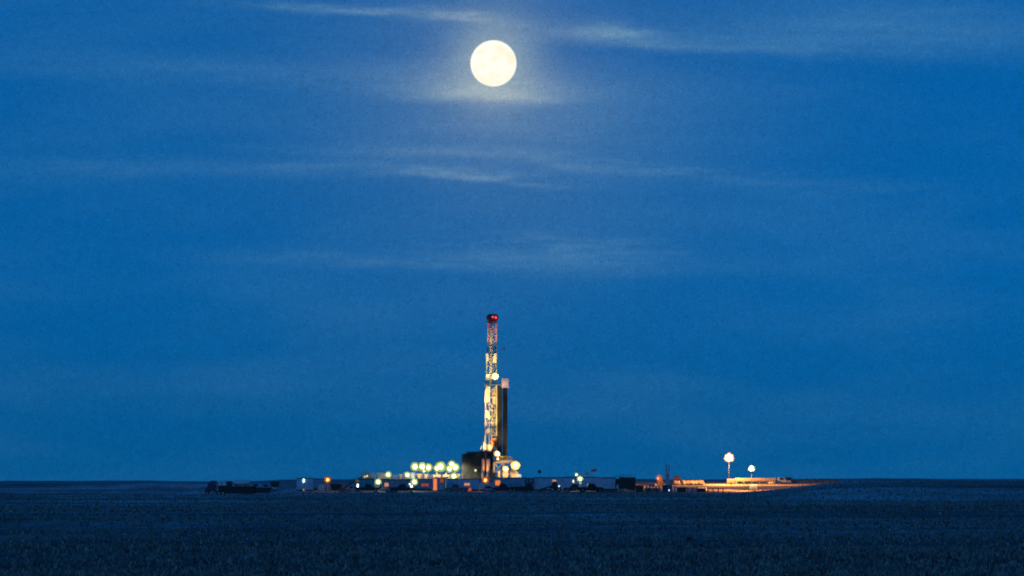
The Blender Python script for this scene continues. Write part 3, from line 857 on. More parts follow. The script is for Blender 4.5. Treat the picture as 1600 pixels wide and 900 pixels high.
# ------------------------------------------------------------------ mud tanks, left of the rig
def mud_tank(px0, px1, d, label, gear):
    pxc = (px0 + px1) / 2; loc = put(pxc, d); s = S(d); w = (px1 - px0) * s - .5; top = Z(748, d) - loc[2]; rail = Z(740.5, d) - loc[2]
    t_ = thing('mud_tank', label, 'mud tank', loc, 0, 'mud tanks left of the rig')
    m = MB().box(-w / 2, w / 2, 0, 3, -.3, top)
    for i in range(9):
        x = -w / 2 + .3 + (w - .6) * i / 8; m.box(x - .08, x + .08, -.12, -.003, -.3, top - .2)
    m.build('tank_body', greyclad, t_)
    MB().box(-w / 2 - .1, w / 2 + .1, -.9, 3.1, top + .003, top + .12).build('walkway', steel, t_)
    m = MB()
    for i in range(8):
        x = -w / 2 + w * i / 7
        m.bar((x, -.85, top + .12), (x, -.85, top + 1.15), .07)
    for z in (.6, 1.12): m.bar((-w / 2, -.85, top + z), (w / 2, -.85, top + z), .07)
    m.build('handrail', yellowp, t_)
    for kind, gx in gear:
        x = gx * w
        if kind == 'shaker':
            MB().prism([(x - 1.1, top + .35), (x + 1.1, top + .75), (x + 1.1, top + 1.25), (x - .9, top + 1.25)], .5, 2.5).box(x - 1.0, x - .8, .6, 2.4, top + .12, top + .5).box(x + .8, x + 1.0, .6, 2.4, top + .12, top + .7).tube((x, .9, top + 1.55), (x, 2.1, top + 1.55), .3, 10).build('shale_shaker', tanpaint, t_)
        elif kind == 'agitator':
            MB().tube((x, 1.5, top + .12), (x, 1.5, top + .9), .22, 10).cbox(x - .45, x + .45, 1.1, 1.9, top + .9, top + 1.4).build('agitator', tanpaint, t_)
        elif kind == 'shelter':
            MB().cbox(x - 1.4, x + 1.4, .4, 2.8, top + .125, rail + .3).box(x - 1.6, x + 1.6, .2, 3, rail + .303, rail + .42).build('shelter', greyclad, t_)
        elif kind == 'hopper':
            MB().loft([[(x - .3, 1.2, top + .13), (x + .3, 1.2, top + .13), (x + .3, 1.8, top + .13), (x - .3, 1.8, top + .13)], [(x - .9, .6, top + 1.5), (x + .9, .6, top + 1.5), (x + .9, 2.4, top + 1.5), (x - .9, 2.4, top + 1.5)]]).build('hopper', tanpaint, t_)
    m = MB()
    m.tube((-w / 2, -.5, top - .5), (w / 2, -.5, top - .5), .14).tube((-w * .3, -.5, top - .5), (-w * .3, -.5, .2), .12)
    m.build('pipework', tanpaint, t_)
    return t_
mud_tank(562, 618, 1532, 'mud tank with dark shelter, farthest from the rig', [('shelter', -.28), ('shelter', .12), ('agitator', .36)])
mud_tank(618, 672, 1532, 'mud tank between the other two, below a row of three lamps', [('agitator', -.38), ('shelter', -.1), ('hopper', .2), ('agitator', .4)])
mud_tank(672, 724, 1532, 'mud tank beside the dark rig house, brightly lit', [('shaker', -.32), ('shaker', -.02), ('hopper', .33)])

# inclined conveyor stair at the end of the tanks
cl = put(552, 1528); cs_ = thing('inclined_stair', 'dark inclined stair rising to the end of the mud tanks', 'stair', cl)
m = MB(); a_, b_ = Vector((X(535, 1528) - cl[0], 0, 0)), Vector((X(565, 1528) - cl[0], 0, Z(745, 1528) - cl[2]))
for y in (-.6, .6): m.bar(a_ + Vector((0, y, 0)), b_ + Vector((0, y, 0)), .15, .4)
m.build('stringer', darksteel, cs_)
m = MB()
for i in range(18): c = a_.lerp(b_, i / 17); m.box(c.x - .16, c.x + .16, -.52, .52, c.z - .03, c.z + .05)
m.build('tread', steel, cs_)
m = MB()
for y in (-.6, .6):
    m.bar(a_ + Vector((0, y, 1)), b_ + Vector((0, y, 1)), .07)
    for i in range(6): c = a_.lerp(b_, i / 5); m.bar(c + Vector((0, y, 0)), c + Vector((0, y, 1)), .06)
m.build('handrail', darksteel, cs_)

TD = 1470.0
# ------------------------------------------------------------------ camp front row, left to right
c = cabin(463.5, 489, 747, 1500, 'small dusk-tinted pale cabin with an upright strip light, at the left end of the camp', offwhite)
s = S(1500)
MB().box((474.6 - 476.25) * s - .14, (474.6 - 476.25) * s + .14, -.2, -.06, Z(753.5, 1500) - c.location.z, Z(748.4, 1500) - c.location.z).build('strip_light', g_tube, c)
MB().box((474.6 - 476.25) * s - .2, (474.6 - 476.25) * s + .2, -.15, -.06, Z(767, 1500) - c.location.z, Z(764, 1500) - c.location.z).build('step_light', glow('dim_step_light', (1, .7, .6), .35), c)
cabin(489.8, 509, 748, 1516, 'dark cabin set back behind the white tank', greyclad)
tote('square white caged tank left of the orange lamp post', 496.5, 508, 757, 1496)
pole_lamp(512, 749.5, 1493, 4.2, g_sodium, 'orange sodium lamp on a short post beside the white tank', 350, SOD, None)
boxy_bin('steel_bin', 'dark open steel bin right of the orange lamp post', 'bin', 516, 534, 756, 1512, darksteel, 2.5, .4)
boxy_bin('waste_bin', 'faded red square bin at the front edge of the gravel', 'bin', 530, 539, 762.3, 1484, redbox, 1.6, .05)
pickup('pale blue pickup truck parked right of the faded red bin', put(550, 1494), R(-28), mat('blue_car_paint', (0.16, 0.26, 0.40), .3), None, None, .9)
tube_lamp(559, 756.5, 761, 1489, 'upright tube lamp in front of the pale blue pickup')
pole_lamp(558.3, 751.5, 1506, 2.3, g_windim, 'dim post lamp at the left edge of the teal cabin')
cabin(561, 585, 748.3, 1512, 'teal cabin left of the first greenish post lamp', tealclad)
pole_lamp(591, 753, 1497, 4.1, g_green, 'greenish white post lamp between the teal cabin and the red windowed cabin', 500)
pickup('dark pickup truck parked in front of the teal cabin', put(574, 1490), R(4), darkcar, None, None, 1.3)
pickup('pale pickup truck with a bright headlight below the greenish lamp', put(596, 1500), R(160), palecar, g_green_s, None, .8)
cabin(592, 641, 749.5, 1510, 'long grey cabin with one small square red window', greyclad,
      windows=[(601, 607, 754.5, 760.5, g_window2, 'small red lit window')])
pickup('dark pickup truck parked beside the curved string of small lamps', put(630, 1489), R(183), darkcar, None, None, 1.3)
pole_lamp(647.5, 753, 1496, 4.1, g_green, 'greenish white post lamp above the curved string of small lamps', 500)
sl = thing('string_lights', 'short curved string of small white lamps hanging in front of the grey cabins', 'string lights', put(643, 1494, -.1))
s = S(1494); zz = lambda py: Z(py, 1494) - sl.location.z
pts = [(640.3, 756.5), (642.8, 760.2), (645.0, 762.6), (647.6, 763.8)]
m = MB()
for (p, q), (p2, q2) in zip(pts[:-1], pts[1:]): m.tube(((p - 643) * s, 0.1, zz(q)), ((p2 - 643) * s, 0.1, zz(q2)), .05, 6)
m.tube(((640.3 - 643) * s, .1, 0), ((640.3 - 643) * s, .1, zz(756)), .06).tube(((648.5 - 643) * s, .1, 0), ((648.5 - 643) * s, .1, zz(763)), .06)
m.build('wire', darksteel, sl)
for k, (p, q) in enumerate(pts): MB().ball(((p - 643) * s, -.05, zz(q)), (.26, .36, .22, .28)[k], 10, 6).build('bulb', glow('string_bulb', (.85, 1, .8), 2.2), sl, smooth=True)
cabin(642, 675.5, 748.8, 1512, 'grey cabin with a wide dim red window, left of the tall orange doorway', greyclad,
      windows=[(658, 670, 755.5, 760, g_windim, 'wide dim red window')])
cabin(676, 696, 746.5, 1498, 'narrow dark cabin with a tall glowing orange doorway', greyclad, skid=.3,
      doors=[(677.3, 682.6, 747.8, 769, g_door, 'tall glowing orange doorway')], windows=[(687.5, 693, 747.5, 754, g_windim, 'dim orange window')])
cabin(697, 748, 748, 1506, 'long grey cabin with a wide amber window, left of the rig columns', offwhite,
      windows=[(725.5, 734, 754.8, 758.8, g_window2, 'wide amber lit window')])
pickup('dark pickup truck parked in front of the amber windowed cabin', put(714, 1490), R(172), mat('bluegrey_car_paint', (.05, .08, .11), .3), None, None, 1.25)
ob = thing('gas_heater', 'small glowing orange heater cabinet below the wide amber window', 'heater', put(733.5, 1490, .1))
MB().cbox(-.62, .62, 0, .7, -.2, 1.25).build('casing', redbox, ob)
MB().box(-.5, .5, -.04, -.003, .15, 1.1).build('heater_grille', glow('heater_glow', (1, .16, .05), .55), ob)
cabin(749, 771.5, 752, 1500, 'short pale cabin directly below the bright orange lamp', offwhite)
pole_lamp(758.5, 750.3, 1494, 4.3, g_sodium, 'bright orange lamp at the foot of the two tall rig columns', 350, SOD)
pickup('pale blue pickup truck facing out, below the bright orange lamp', put(762, 1490), R(-80), mat('blue_car_paint', (0.16, 0.26, 0.40), .3), None, None, 1.0)
cabin(772.5, 820, 746, 1504, 'long dusk-tinted grey cabin with a square bright orange window', greyclad,
      windows=[(774, 781.5, 750.5, 758.5, g_window, 'square bright orange window')])
pickup('dark pickup truck parked below the square orange window', put(784, 1490), R(2), darkcar, None, None, 1.35)
# frame of dark posts between cabins
fl = put(827.5, 1505); fr = thing('pipe_stand', 'dark upright frame of posts between two long cabins', 'frame', fl)
s = S(1505); hh = Z(746.5, 1505) - fl[2]
for px in (820.8, 826, 833.2): MB().bar(((px - 827.5) * s, 0, -.3), ((px - 827.5) * s, 0, hh), .3).bar(((px - 827.5) * s, 2, -.3), ((px - 827.5) * s, 2, hh), .3).build('post', darksteel, fr)
m = MB()
for z in (hh - .1, hh * .6, hh * .3): m.bar((-6.7 * s, 0, z), (5.7 * s, 0, z), .2).bar((-6.7 * s, 2, z), (5.7 * s, 2, z), .2)
m.build('crossbar', darksteel, fr)
MB().cbox(-5.5 * s, 4.2 * s, .4, 1.7, -.2, hh * .55).build('pump_box', darksteel, fr)
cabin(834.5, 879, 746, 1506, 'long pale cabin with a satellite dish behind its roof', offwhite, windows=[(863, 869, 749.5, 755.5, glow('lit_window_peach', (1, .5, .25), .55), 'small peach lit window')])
dl = put(843, 1512, -.2); dsh = thing('satellite_dish', 'small dark satellite dish on a pole above a cabin roof', 'satellite dish', dl)
hz_ = Z(737, 1512) - dl[2]
MB().tube((0, 0, 0), (0, 0, hz_), .05).build('pole', darksteel, dsh)
n = 14; rg = lambda y, rr, dz=0: [(rr * math.cos(2 * math.pi * i / n), y, hz_ + dz + rr * math.sin(2 * math.pi * i / n)) for i in range(n)]
MB().loft([rg(-.05, .12), rg(-.15, .35), rg(-.32, .52), rg(-.30, .50), rg(-.12, .33), rg(0, .1)]).bar((0, -.1, hz_ - .45), (0, -.75, hz_), .05).build('dish', darksteel, dsh)
# dark heaped tarp/loader shapes: a dark loader in front of the pale cabin
ld = put(861, 1490); lo = thing('front_loader', 'dark front loader with a sloping boom in front of the pale cabin', 'loader', ld); lo.scale = (1.2, 1.2, 1.2)
MB().prism([(-.2, .5), (2.4, .5), (2.5, 1.5), (1.9, 1.75), (-.2, 1.6)], -.9, .9).build('body', darkcar, lo)
MB().prism([(.2, 1.6), (1.5, 1.6), (1.35, 2.55), (.4, 2.55)], -.7, .7).build('cab', darkcar, lo)
MB().prism([(.35, 1.7), (1.38, 1.7), (1.26, 2.4), (.46, 2.4)], -.72, -.705).build('window_glass', glass, lo)
MB().bar((.2, -.75, 1.5), (-2.4, -.75, .55), .22, .4).bar((.2, .75, 1.5), (-2.4, .75, .55), .22, .4).build('boom', darkcar, lo)
MB().prism([(-3.3, .12), (-2.3, .05), (-2.2, .9), (-2.5, .9), (-2.5, .35)], -1.1, 1.1).build('bucket', darksteel, lo)
for x in (.3, 1.9):
    for y in (-.9, .9): wheel(lo, x, y, .6, .6, .4)
MB().ball((1.95, -1.0, 1.42), .22, 8, 5).build('work_light', glow('work_light', (.8, .9, 1), 1.4), lo)
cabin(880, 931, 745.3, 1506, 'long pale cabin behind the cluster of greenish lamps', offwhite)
cabin(932, 961.5, 746, 1504, 'dusk-tinted pale cabin right of the flagpoles', offwhite)
pole_lamp(906.3, 748, 1497, 3.8, g_green, 'largest lamp of the cluster in front of the long pale cabin', 350)
pole_lamp(900.6, 741.8, 1512, 2.1, g_green_s, 'small lamp above the roof of the long pale cabin')
tube_lamp(895.8, 749.8, 754.2, 1498, 'upright pale lamp at the left of the lamp cluster', glow('pale_tube', (.9, .9, .7), 1.2), .5)
tube_lamp(907, 753.4, 755.6, 1495, 'low stubby lamp under the largest lamp of the cluster', glow('stub_tube', (.8, .8, .75), .8), .5)
pickup('dark pickup truck parked under the lamp cluster', put(900, 1490), R(175), darkcar, None, None, 1.3)
pickup('dark pickup truck parked nose in beside the dusk-tinted pale cabin', put(922, 1489), R(8), darkcar, None, None, 1.4)

def flag(px, pyt, w, h, d, label, mt, droop):
    loc = put(px, d, -.2); t_ = thing('flag', label, 'flag', loc)
    zt = Z(pyt, d) - loc[2]
    MB().tube((0, 0, 0), (0, 0, zt + .3), .07, 8, .05).ball((0, 0, zt + .38), .1, 8, 4).build('flagpole', galv, t_)
    n = 10; g1, g2 = [], []
    fr_, bk = [], []
    for i in range(n + 1):
        t = i / n; x = .05 + w * t; y = .18 * math.sin(t * 7) * t; dz = droop * t
        fr_.append([(x, y - .02, zt - dz), (x, y + .02, zt - dz), (x, y + .02, zt - h - dz), (x, y - .02, zt - h - dz)])
    MB().loft(fr_).build('flag_cloth', mt, t_)
    return t_
flag(914.5, 736, 1.0, 1.2, 1516, 'small white flag hanging above the cabin roof', clothwhite, .25)
flag(923.5, 733.5, 1.7, .85, 1516, 'small red flag flying above the cabin roof', clothred, -.25)

def frac_tank(px0, px1, py, d, label):
    pxc = (px0 + px1) / 2; loc = put(pxc, d); s = S(d); w = (px1 - px0) * s; h = Z(py, d) - loc[2]
    t_ = thing('storage_tank', label, 'storage tank', loc)
    m = MB().prism([(-w / 2, 1.0), (-w / 2, h), (w / 2, h), (w / 2, .25), (w / 2 - 1.0, .25)], 0, 2.6)
    m.build('tank_body', darksteel, t_)
    m = MB()
    for i in range(7): x = -w / 2 + .2 + (w - .4) * i / 6; m.bar((x, -.08, .6), (x, -.08, h), .12)
    m.build('rib', darksteel, t_)
    m = MB()
    for i in range(5): x = -w / 2 + w * i / 4; m.bar((x, .1, h), (x, .1, h + .9), .06)
    m.bar((-w / 2, .1, h + .9), (w / 2, .1, h + .9), .06).bar((-w / 2, .1, h + .5), (w / 2, .1, h + .5), .06)
    m.build('handrail', darksteel, t_)
    for y in (.3, 2.3): wheel(t_, -w / 2 + .6, y, .5, .5)
    MB().bar((w / 2 - .4, .3, -.3), (w / 2 - .4, .3, .3), .2).bar((w / 2 - .4, 2.3, -.3), (w / 2 - .4, 2.3, .3), .2).build('leg', darksteel, t_)
    return t_
frac_tank(968, 993, 745.6, 1500, 'dark ribbed storage tank at the right end of the cabin row')
frac_tank(960, 975, 748, 1514, 'dark storage tank half hidden behind the other one')
pp = put(965, 1492); o = thing('gate_post', 'short pale post in front of the dark storage tanks', 'post', pp)
MB().tube((0, 0, -.2), (0, 0, 2.0), .28, 10).tube((0, 0, 2.0), (0, 0, 2.2), .28, 10, .1).build('shaft', offwhite, o)
MB().box(-.5, .5, -.5, .5, -.3, .15).build('foot', darksteel, o)

# ------------------------------------------------------------------ yard at the right
boxy_bin('flat_skip', 'low dark skip right of the storage tanks', 'skip', 993, 1006, 758.5, 1488, darksteel, 2.2, .25)
for k in range(7):
    drum(1009 + 3.6 * k, 1489 + (k % 2) * .9, 'steel drum in the mixed row at the edge of the lit yard', (tanpaint, redbox, steel)[k % 3], 'drums at the edge of the lit yard', 1.15, .32)
for k in range(5):
    drum(1010.5 + 4.8 * k, 1493, 'pale drum in the second row behind the mixed drums', (offwhite, tanpaint)[k % 2], 'drums in the second row', 1.7, .36)
# orange loader with raised rounded cab
ol = put(1030, 1556); o = thing('orange_loader', 'orange skid loader with a rounded cab standing on the dirt bank', 'loader', ol)
base_z = Z(757, 1556) - ol[2]
MB().box(-1.4, 1.6, -.8, .8, -.2, base_z + .2).build('mound', dirt, o)
MB().prism([(-.1, base_z), (1.2, base_z), (1.3, base_z + .8), (.9, base_z + 2.2), (.2, base_z + 2.9), (-.7, base_z + 2.8), (-.9, base_z + 2.1), (-.6, base_z + 1.0)], -.75, .75).build('body', orangepaint, o)
MB().ball((-.35, -.78, base_z + 1.9), .34, 10, 6, 1.3).build('work_light', glow('loader_light', (1, .6, .3), .9), o)
spot(o, (-.6, -1.3, base_z + 2.2), (-6, -4.5, base_z - 1.2), 3500, (1, .42, .12), 150, .3)
MB().bar((.7, -.85, base_z + .3), (1.2, -.85, base_z + 2.0), .16, .25).bar((.7, .85, base_z + .3), (1.2, .85, base_z + 2.0), .16, .25).build('lift_arm', darksteel, o)
for x in (0, .9):
    for y in (-.8, .8): wheel(o, x, y, base_z + .35, .38)
# twin pale stack
tl = put(1043, 1498, -.3); o = thing('twin_stack', 'tall pale twin pipe stack rising left of the tall lamp tower', 'stack', tl)
s = S(1498); zt = Z(727, 1498) - tl[2]
for px in (1040.9, 1045.2): MB().tube(((px - 1043) * s, 0, 0), ((px - 1043) * s, 0, zt), .23, 12).tube(((px - 1043) * s, 0, zt), ((px - 1043) * s, 0, zt + .25), .3, 12).build('stack_pipe', mat('stack_paint', (.50, .52, .52), .5), o)
m = MB()
for py in (729, 739, 741, 750): m.bar((-2.1 * s, 0, Z(py, 1498) - tl[2]), (2.2 * s, 0, Z(py, 1498) - tl[2]), .18)
m.box(-2.0 * s, 2.1 * s, -.05, .05, .3, Z(740, 1498) - tl[2])
m.build('stack_brace', mat('stack_paint', (.50, .52, .52), .5), o)
MB().box(-.9, .9, -.8, .8, 0, .6).build('stack_foot', steel, o)
# generator skid, post, small skips
gl_ = put(1043.5, 1489); o = thing('generator', 'dark boxy generator skid below the pale twin stack', 'generator', gl_)
s = S(1489); h = Z(757.5, 1489) - gl_[2]
MB().cbox(-8.5 * s, 7 * s, 0, 1.6, .15, h, .1).build('housing', bluepaint, o)
MB().box(-7 * s, -1 * s, -.04, -.003, .5, h - .4).build('louvre_panel', darksteel, o)
MB().box(-9 * s, 7.5 * s, -.1, 1.7, -.3, .147).build('skid', darksteel, o)
MB().tube((4 * s, .8, h), (4 * s, .8, h + .5), .1).build('exhaust', darksteel, o)
MB().ball((2.0 * s, -.12, Z(766, 1489) - gl_[2]), .2, 8, 5).build('marker_light', glow('marker_light', (.75, .9, 1), 1.6), o)
pp = put(1054.5, 1487); o = thing('bollard_post', 'thick pale marker post right of the dark generator', 'post', pp)
MB().tube((0, 0, -.2), (0, 0, 1.8), .33, 10).ball((0, 0, 1.8), .33, 10, 6, .5).build('shaft', offwhite, o)
MB().tube((0, 0, 1.2), (0, 0, 1.45), .35, 10).build('reflective_band', white, o)
boxy_bin('flat_skip', 'low dark skip between the pale marker post and the drums', 'skip', 1057.5, 1073, 761.5, 1488, darksteel, 2.2, .2)
boxy_bin('flat_skip', 'low dark skip left of the empty pipe rack', 'skip', 1089, 1103.5, 762.5, 1488, darksteel, 2.2, .2)
for k in range(6):
    drum(1074.5 + 2.9 * k, 1488.5, 'small drum standing between two low dark skips', (tanpaint, offwhite, steel)[k % 3], 'drums between the two low skips', 1.3, .25)
# sand bag pallet lit white
pl_ = put(1097, 1512); o = thing('sack_pallet', 'pale low pile of sacks on a pallet behind the low skips', 'sacks', pl_)
m = MB()
for i in range(4):
    for k in range(2): m.ball((-1.0 + .66 * i, .2 * (k % 2), .3 + .32 * k), .42, 8, 6, .45)
m.build('sacks', plastic, o, smooth=True)
MB().box(-1.5, 1.5, -.6, .8, -.3, .12).build('pallet', tanpaint, o)
# empty pipe rack, front
pipe_rack(1105, 1132, 763.3, 1487, 'low empty pipe rack with dark legs against the bright yard')
# loaded pipe rack behind the tall tower
rk, rl, rw, rh = pipe_rack(1149, 1212, 751.5, 1592, 'long pipe rack carrying pale casing pipes behind the short lamp tower', 3.0, 6)
cp = MB().tube((-rw / 2 * .98, 0, 0), (rw / 2 * .98, 0, 0), .16, 10)
c0 = cp.build('casing_pipe', casingmat, None, (0, 0, 0))
kk = 0
for row in range(3):
    for j in range(9 - row):
        o = c0 if kk == 0 else c0.copy()
        if kk: C.objects.link(o)
        kk += 1
        o.location = (rl[0] + random.uniform(-.2, .2), rl[1] - .1 + .34 * j + .17 * row, rl[2] + rh + .18 + .28 * row)
        tag(o, 'pale casing pipe lying in the pile on the long pipe rack', 'casing pipe', 'casing pipes on the long rack')
rk2, rl2, rw2, rh2 = pipe_rack(1064, 1100, 752.0, 1600, 'pipe rack with a few pale pipes on the dirt bank', 2.2, 4)
for j in range(5):
    o = c0.copy(); C.objects.link(o); o.scale = (rw2 / rw, 1, 1)
    o.location = (rl2[0], rl2[1] + .36 * j, rl2[2] + rh2 + .18)
    tag(o, 'pale pipe lying on the pipe rack of the dirt bank', 'casing pipe', 'pipes on the rack of the dirt bank')
# pale generator cabin block at right end of casing rack
tote('cream boxy tank at the right end of the long casing rack', 1201, 1211.5, 748.5, 1598, galv)
cabin(1052, 1063, 744.0, 1618, 'small reddish cabin far behind the dirt bank', mat('red_cladding', (.22, .08, .05), .6), 2.4)

def light_tower(px, py, d, label, gm, hsize, spread, power, col, cart_mat, aims, cart_px=13):
    loc = put(px, d); s = S(d); t_ = thing('light_tower', label, 'light tower', loc)
    h = Z(py, d) - loc[2]
    MB().tube((0, .3, .6), (0, .3, h * .5), .08, 8).tube((0, .3, h * .5), (0, .3, h - .2), .055, 8).build('mast_pole', darksteel, t_)
    cw = cart_px * s
    MB().cbox(-cw * .25, cw * .75, -.2, 1.1, .55, 1.85, .12).box(cw * .1, cw * .4, -.24, -.203, .8, 1.4).build('generator_box', cart_mat, t_)
    MB().box(-cw * .4, cw * .8, -.3, 1.2, .4, .545).bar((-cw * .4, .4, .5), (-cw * .9, .4, .35), .12).build('cart_frame', darksteel, t_)
    for y in (-.35, 1.25): wheel(t_, cw * .3, y, .38, .38, .22)
    for x in (-cw * .3, cw * .72):
        MB().tube((x, -.5, -.25), (x, -.5, .8), .07).box(x - .2, x + .2, -.7, -.3, -.3, -.1).build('outrigger', darksteel, t_)
    MB().bar((-spread, .3, h), (spread, .3, h), .12).bar((-spread * .8, .3, h - .5), (spread * .8, .3, h - .5), .1).build('lamp_bar', galv, t_)
    for k, (dx, dz, hs) in enumerate([(0, 0, 1.1)] + [(spread * math.cos(R(60 * i + 25)), spread * .85 * math.sin(R(60 * i + 25)), (.95, 1.1, .8, 1.0, .9, 1.05)[i]) for i in range(6)]):
        lamp_head(t_, (dx, -.12 - .05 * k, h + dz), hsize * hs, gm, .35, br=.42, k=1.5)
    spot(t_, (0, -.9, h - 1.6), (0, -1.5, h - 6), power, col, 172, .5, .25)
    spot(t_, (0, 1.4, h - 1.6), (0, 2.0, h - 6), power * .7, col, 172, .5, .25)
    for ax, ay, k in aims:      # heads aimed along the yard
        spot(t_, (math.copysign(spread, ax), math.copysign(1.0, ay), h - 1.0), (ax, ay, 0), power * k, col, 62, .5, .9)
    return t_
light_tower(1139, 715, 1588, 'tallest light tower with a big warm cluster of lamps', g_tower, .60, .85, 31000, (1, .43, .11), mat('cream_paint', (.60, .50, .34), .5), ((-30, -6, 2.8), (28, -6, 1.4)))
light_tower(1174, 732, 1500, 'shorter light tower with greenish white lamps and a grey cart', g_green, .42, .5, 9000, (1, .40, .10), mat('grey_cart_paint', (.25, .32, .40), .5), ((-34, 58, 9), (-22, 30, 5), (14, 40, 3)))

pickup('grey blue pickup truck parked at the dark end of the casing rack', put(1219, 1602), R(12), palecar, None, None, 1.15)
pickup('dark blue pickup truck parked by the far right earth bank', put(1233, 1606), R(-165), bluepaint, None, None, 1.15)

# ------------------------------------------------------------------ lamps over the mud tanks
for px, py, rp, d, gm, lab, pw in (
    (648.5, 729.3, 5.2, 1529.6, g_green, 'leftmost of the row of three tall lamps over the mud tanks', 900),
    (659.8, 729.3, 5.6, 1529.6, g_green, 'middle of the row of three tall lamps over the mud tanks', 900),
    (669.3, 730.5, 5.0, 1529.6, g_green, 'rightmost of the row of three tall lamps over the mud tanks', 900),
    (662.5, 736.0, 2.0, 1529.6, g_green_s, 'tiny low lamp under the row of three tall lamps', 0),
    (688.3, 729.2, 6.4, 1529.6, g_green, 'large lamp standing between the lamp trios over the mud tanks', 1500),
    (682.3, 732.0, 3.9, 1529.6, g_green, 'small lamp just left of the large lamp over the mud tanks', 500),
    (706.0, 725.3, 4.6, 1529.6, g_green, 'topmost lamp of the trio beside the dark rig house', 900),
    (711.5, 730.3, 5.4, 1529.6, g_green, 'lamp of the trio standing nearest the dark rig house wall', 1500),
    (702.3, 732.5, 4.4, 1529.6, g_green, 'lowest lamp of the trio beside the dark rig house', 900),
    (709.3, 744.0, 4.6, 1527, g_green, 'lamp hanging low at the cabin roof below the trio beside the rig house', 500),
    (606.5, 741.6, 3.9, 1526, g_green, 'single lamp on the mud tank farthest from the rig', 400),
    (636.5, 742.0, 3.9, 1526, g_green, 'single lamp on the middle mud tank', 400),
    (570.0, 744.8, 2.2, 1527, glow('dim_pair', (1, .8, .65), .9), 'dim lamp left of its brighter twin at the tank end', 0),
    (573.6, 743.8, 2.1, 1527, glow('dim_pair_b', (1, .9, .75), 1.3), 'brighter lamp of the dim pair at the tank end', 0)):
    pole_lamp(px, py, d, rp, gm, lab, pw * 1.25, (1.0, .86, .52), 'lamps over the mud tanks', back=True)

# ------------------------------------------------------------------ parked trucks at the left
TD = 1470.0
def tractor(px, d, label, paint, rot=math.pi):
    t_ = thing('truck_tractor', label, 'truck', put(px, d), rot)
    MB().prism([(-.2, 1.0), (1.75, 1.0), (1.75, 1.9), (1.35, 2.0), (1.15, 2.0), (.95, 3.2), (.2, 3.75), (-1.0, 3.75), (-1.0, 1.0)], -1.15, 1.15).build('cab', paint, t_)
    MB().prism([(1.02, 2.1), (1.12, 2.1), (.96, 3.1), (.90, 3.1)], -1.0, 1.0).build('window_glass', glass, t_)
    MB().box(-3.4, 1.7, -.5, .5, .75, .995).build('chassis', darksteel, t_)
    for y in (-.95, .95): MB().tube((-1.15, y, 1.0), (-1.15, y, 4.0), .09).build('exhaust_stack', galv, t_)
    for y in (-.85, .85): MB().tube((-.9, y, .75), (.3, y, .75), .33, 10).build('fuel_tank', galv, t_)
    for x in (1.2, -1.9, -3.0):
        for y in (-1.0, 1.0): wheel(t_, x, y, .52, .52, .35)
    for y in (-.8, .8): MB().box(1.752, 1.79, y - .2, y + .2, 1.1, 1.35).build('headlight', plastic, t_)
    MB().box(1.752, 1.95, -1.15, 1.15, .5, .85).build('bumper', galv, t_)
    return t_
tractor(331, TD, 'dark purple truck tractor at the left end of the parked trucks', mat('purple_truck_paint', (.05, .025, .09), .35), math.pi).scale = (1.1, 1.1, 1.12)
def flatbed(px0, px1, d, label, deck=2.2):
    pxc = (px0 + px1) / 2
    tr = thing('flatbed_trailer', label, 'trailer', put(pxc, d))
    hw = (px1 - px0) / 2 * S(d)
    MB().box(-hw, hw, -1.25, 1.25, deck - .35, deck).build('deck', darksteel, tr)
    for y in (-1.245, 1.245): MB().box(-hw + 1.2, hw - .2, y - .045, y + .045, .40, deck - .353).build('shade_skirt', mat('skirt_shade_dark', (.02, .018, .024), .6), tr)  # dark skirts stand in for chassis and the shade below the deck
    for x in (hw - 3.2, hw - 2.1, hw - 1.0, -hw + 1.0, -hw + 2.0):
        for y in (-1.0, 1.0): wheel(tr, x, y, .5, .5, .35)
    MB().box(-hw - .05, -hw + .1, -1.2, 1.2, deck + .003, deck + .7).build('headboard', darksteel, tr)
    return tr
flatbed(335, 401, TD, 'long dark trailer with dark skirts standing in for underside shade behind the purple truck tractor', 2.65)
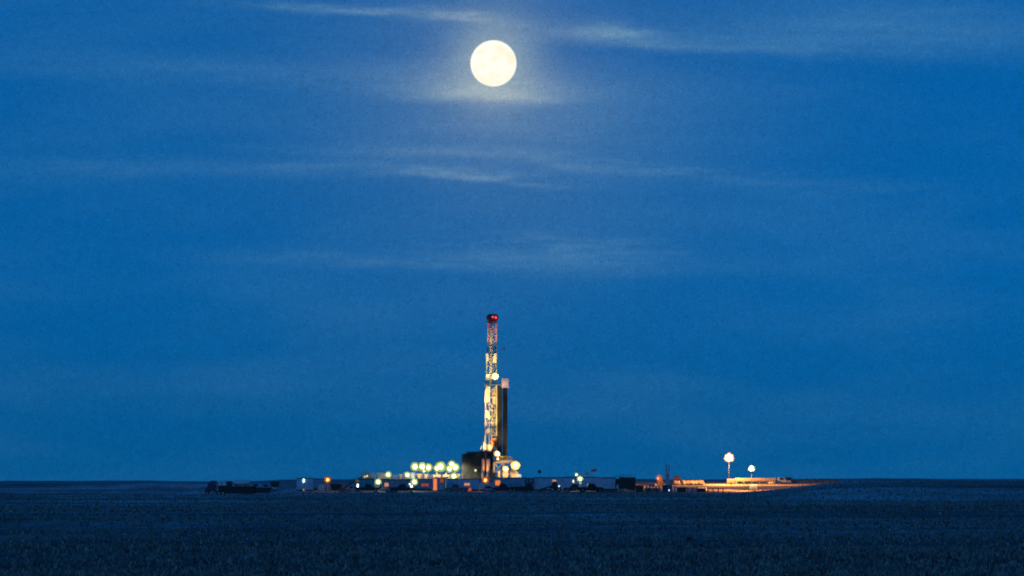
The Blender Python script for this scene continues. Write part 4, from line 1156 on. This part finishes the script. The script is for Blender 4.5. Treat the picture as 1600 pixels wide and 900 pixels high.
def cargo(name, label, px0, px1, py0, mt, cyl=False):
    d = TD; pxc = (px0 + px1) / 2; w = (px1 - px0) * S(d); zb = put(368, TD)[2] + 2.653; h = Z(py0, d) - zb
    o = thing(name, label, 'tank', (X(pxc, d), d, zb))
    if cyl:
        n = 16; rg = lambda x, k: [(x, 1.1 * k * math.cos(2 * math.pi * i / n), .15 + h / 2 + (h / 2 - .1) * k * math.sin(2 * math.pi * i / n)) for i in range(n)]
        MB().loft([rg(-w / 2, .6), rg(-w / 2 + .25, .95), rg(-w / 2 + .6, 1), rg(w / 2 - .6, 1), rg(w / 2 - .25, .95), rg(w / 2, .6)]).tube((0, 0, h), (0, 0, h + .2), .3, 10).build('tank_shell', mt, o, smooth=True)
        for x in (-w * .3, w * .3): MB().box(x - .15, x + .15, -.9, .9, 0, .5).build('saddle', darksteel, o)
    else:
        MB().cbox(-w / 2, w / 2, -.8, .8, .15, h, .12).build('tank_body', mt, o)
        MB().box(-w / 2 - .05, w / 2 + .05, -.85, .85, 0, .147).build('pallet', darksteel, o)
    return o
pale_t = mat('pale_tank_paint', (.70, .78, .76), .5)
cargo('cargo_tank', 'dim pale upright tank behind the purple truck tractor', 341, 346, 750.5, pale_t)
cargo('cargo_tank', 'brighter pale upright tank on the trailer, second behind the tractor', 347.5, 353.5, 750, pale_t)
cargo('tank_barrel', 'long pale barrel tank lying on the dark trailer', 363.5, 390, 750.3, pale_t, True)
cargo('cargo_crate', 'low dark crate on the trailer between the pale tanks', 354.5, 362.5, 751.5, mat('dark_crate', (.03, .03, .04), .7))
pickup('pale blue pickup truck parked right behind the dark trailer', put(402, 1520), R(174), mat('sky_car_paint', (.30, .42, .56), .3), None, None, 1.35)
pickup('pale pickup truck second behind the dark trailer', put(416, 1512), R(-20), palecar, None, None, 1.25)
boxy_bin('steel_bin', 'dark tall steel bin at the right end of the parked trucks', 'bin', 422, 436, 752.5, 1522, darksteel, 2.5, .3)

flatbed(798, 834, 1487, 'added dark low trailer filling the shade below the dark frame of posts', 1.7)  # added dark shape, fills in for missing ground shade
flatbed(932, 966, 1487, 'added dark low trailer filling the shade before the dusk-tinted pale cabin right of the flagpoles', 1.0)  # also added, darkens the strip before the cabin like shade
flatbed(604, 622, 1486, 'short added dark trailer filling the shade left of the curved string of small lamps', 1.5)  # third added trailer, stands in for shade at the cabin foot
boxy_bin('steel_bin', 'low dark bin in front of the pale pickups, right of the dark trailer', 'bin', 398, 424, 761.5, 1496, darksteel, 2.2, .2)
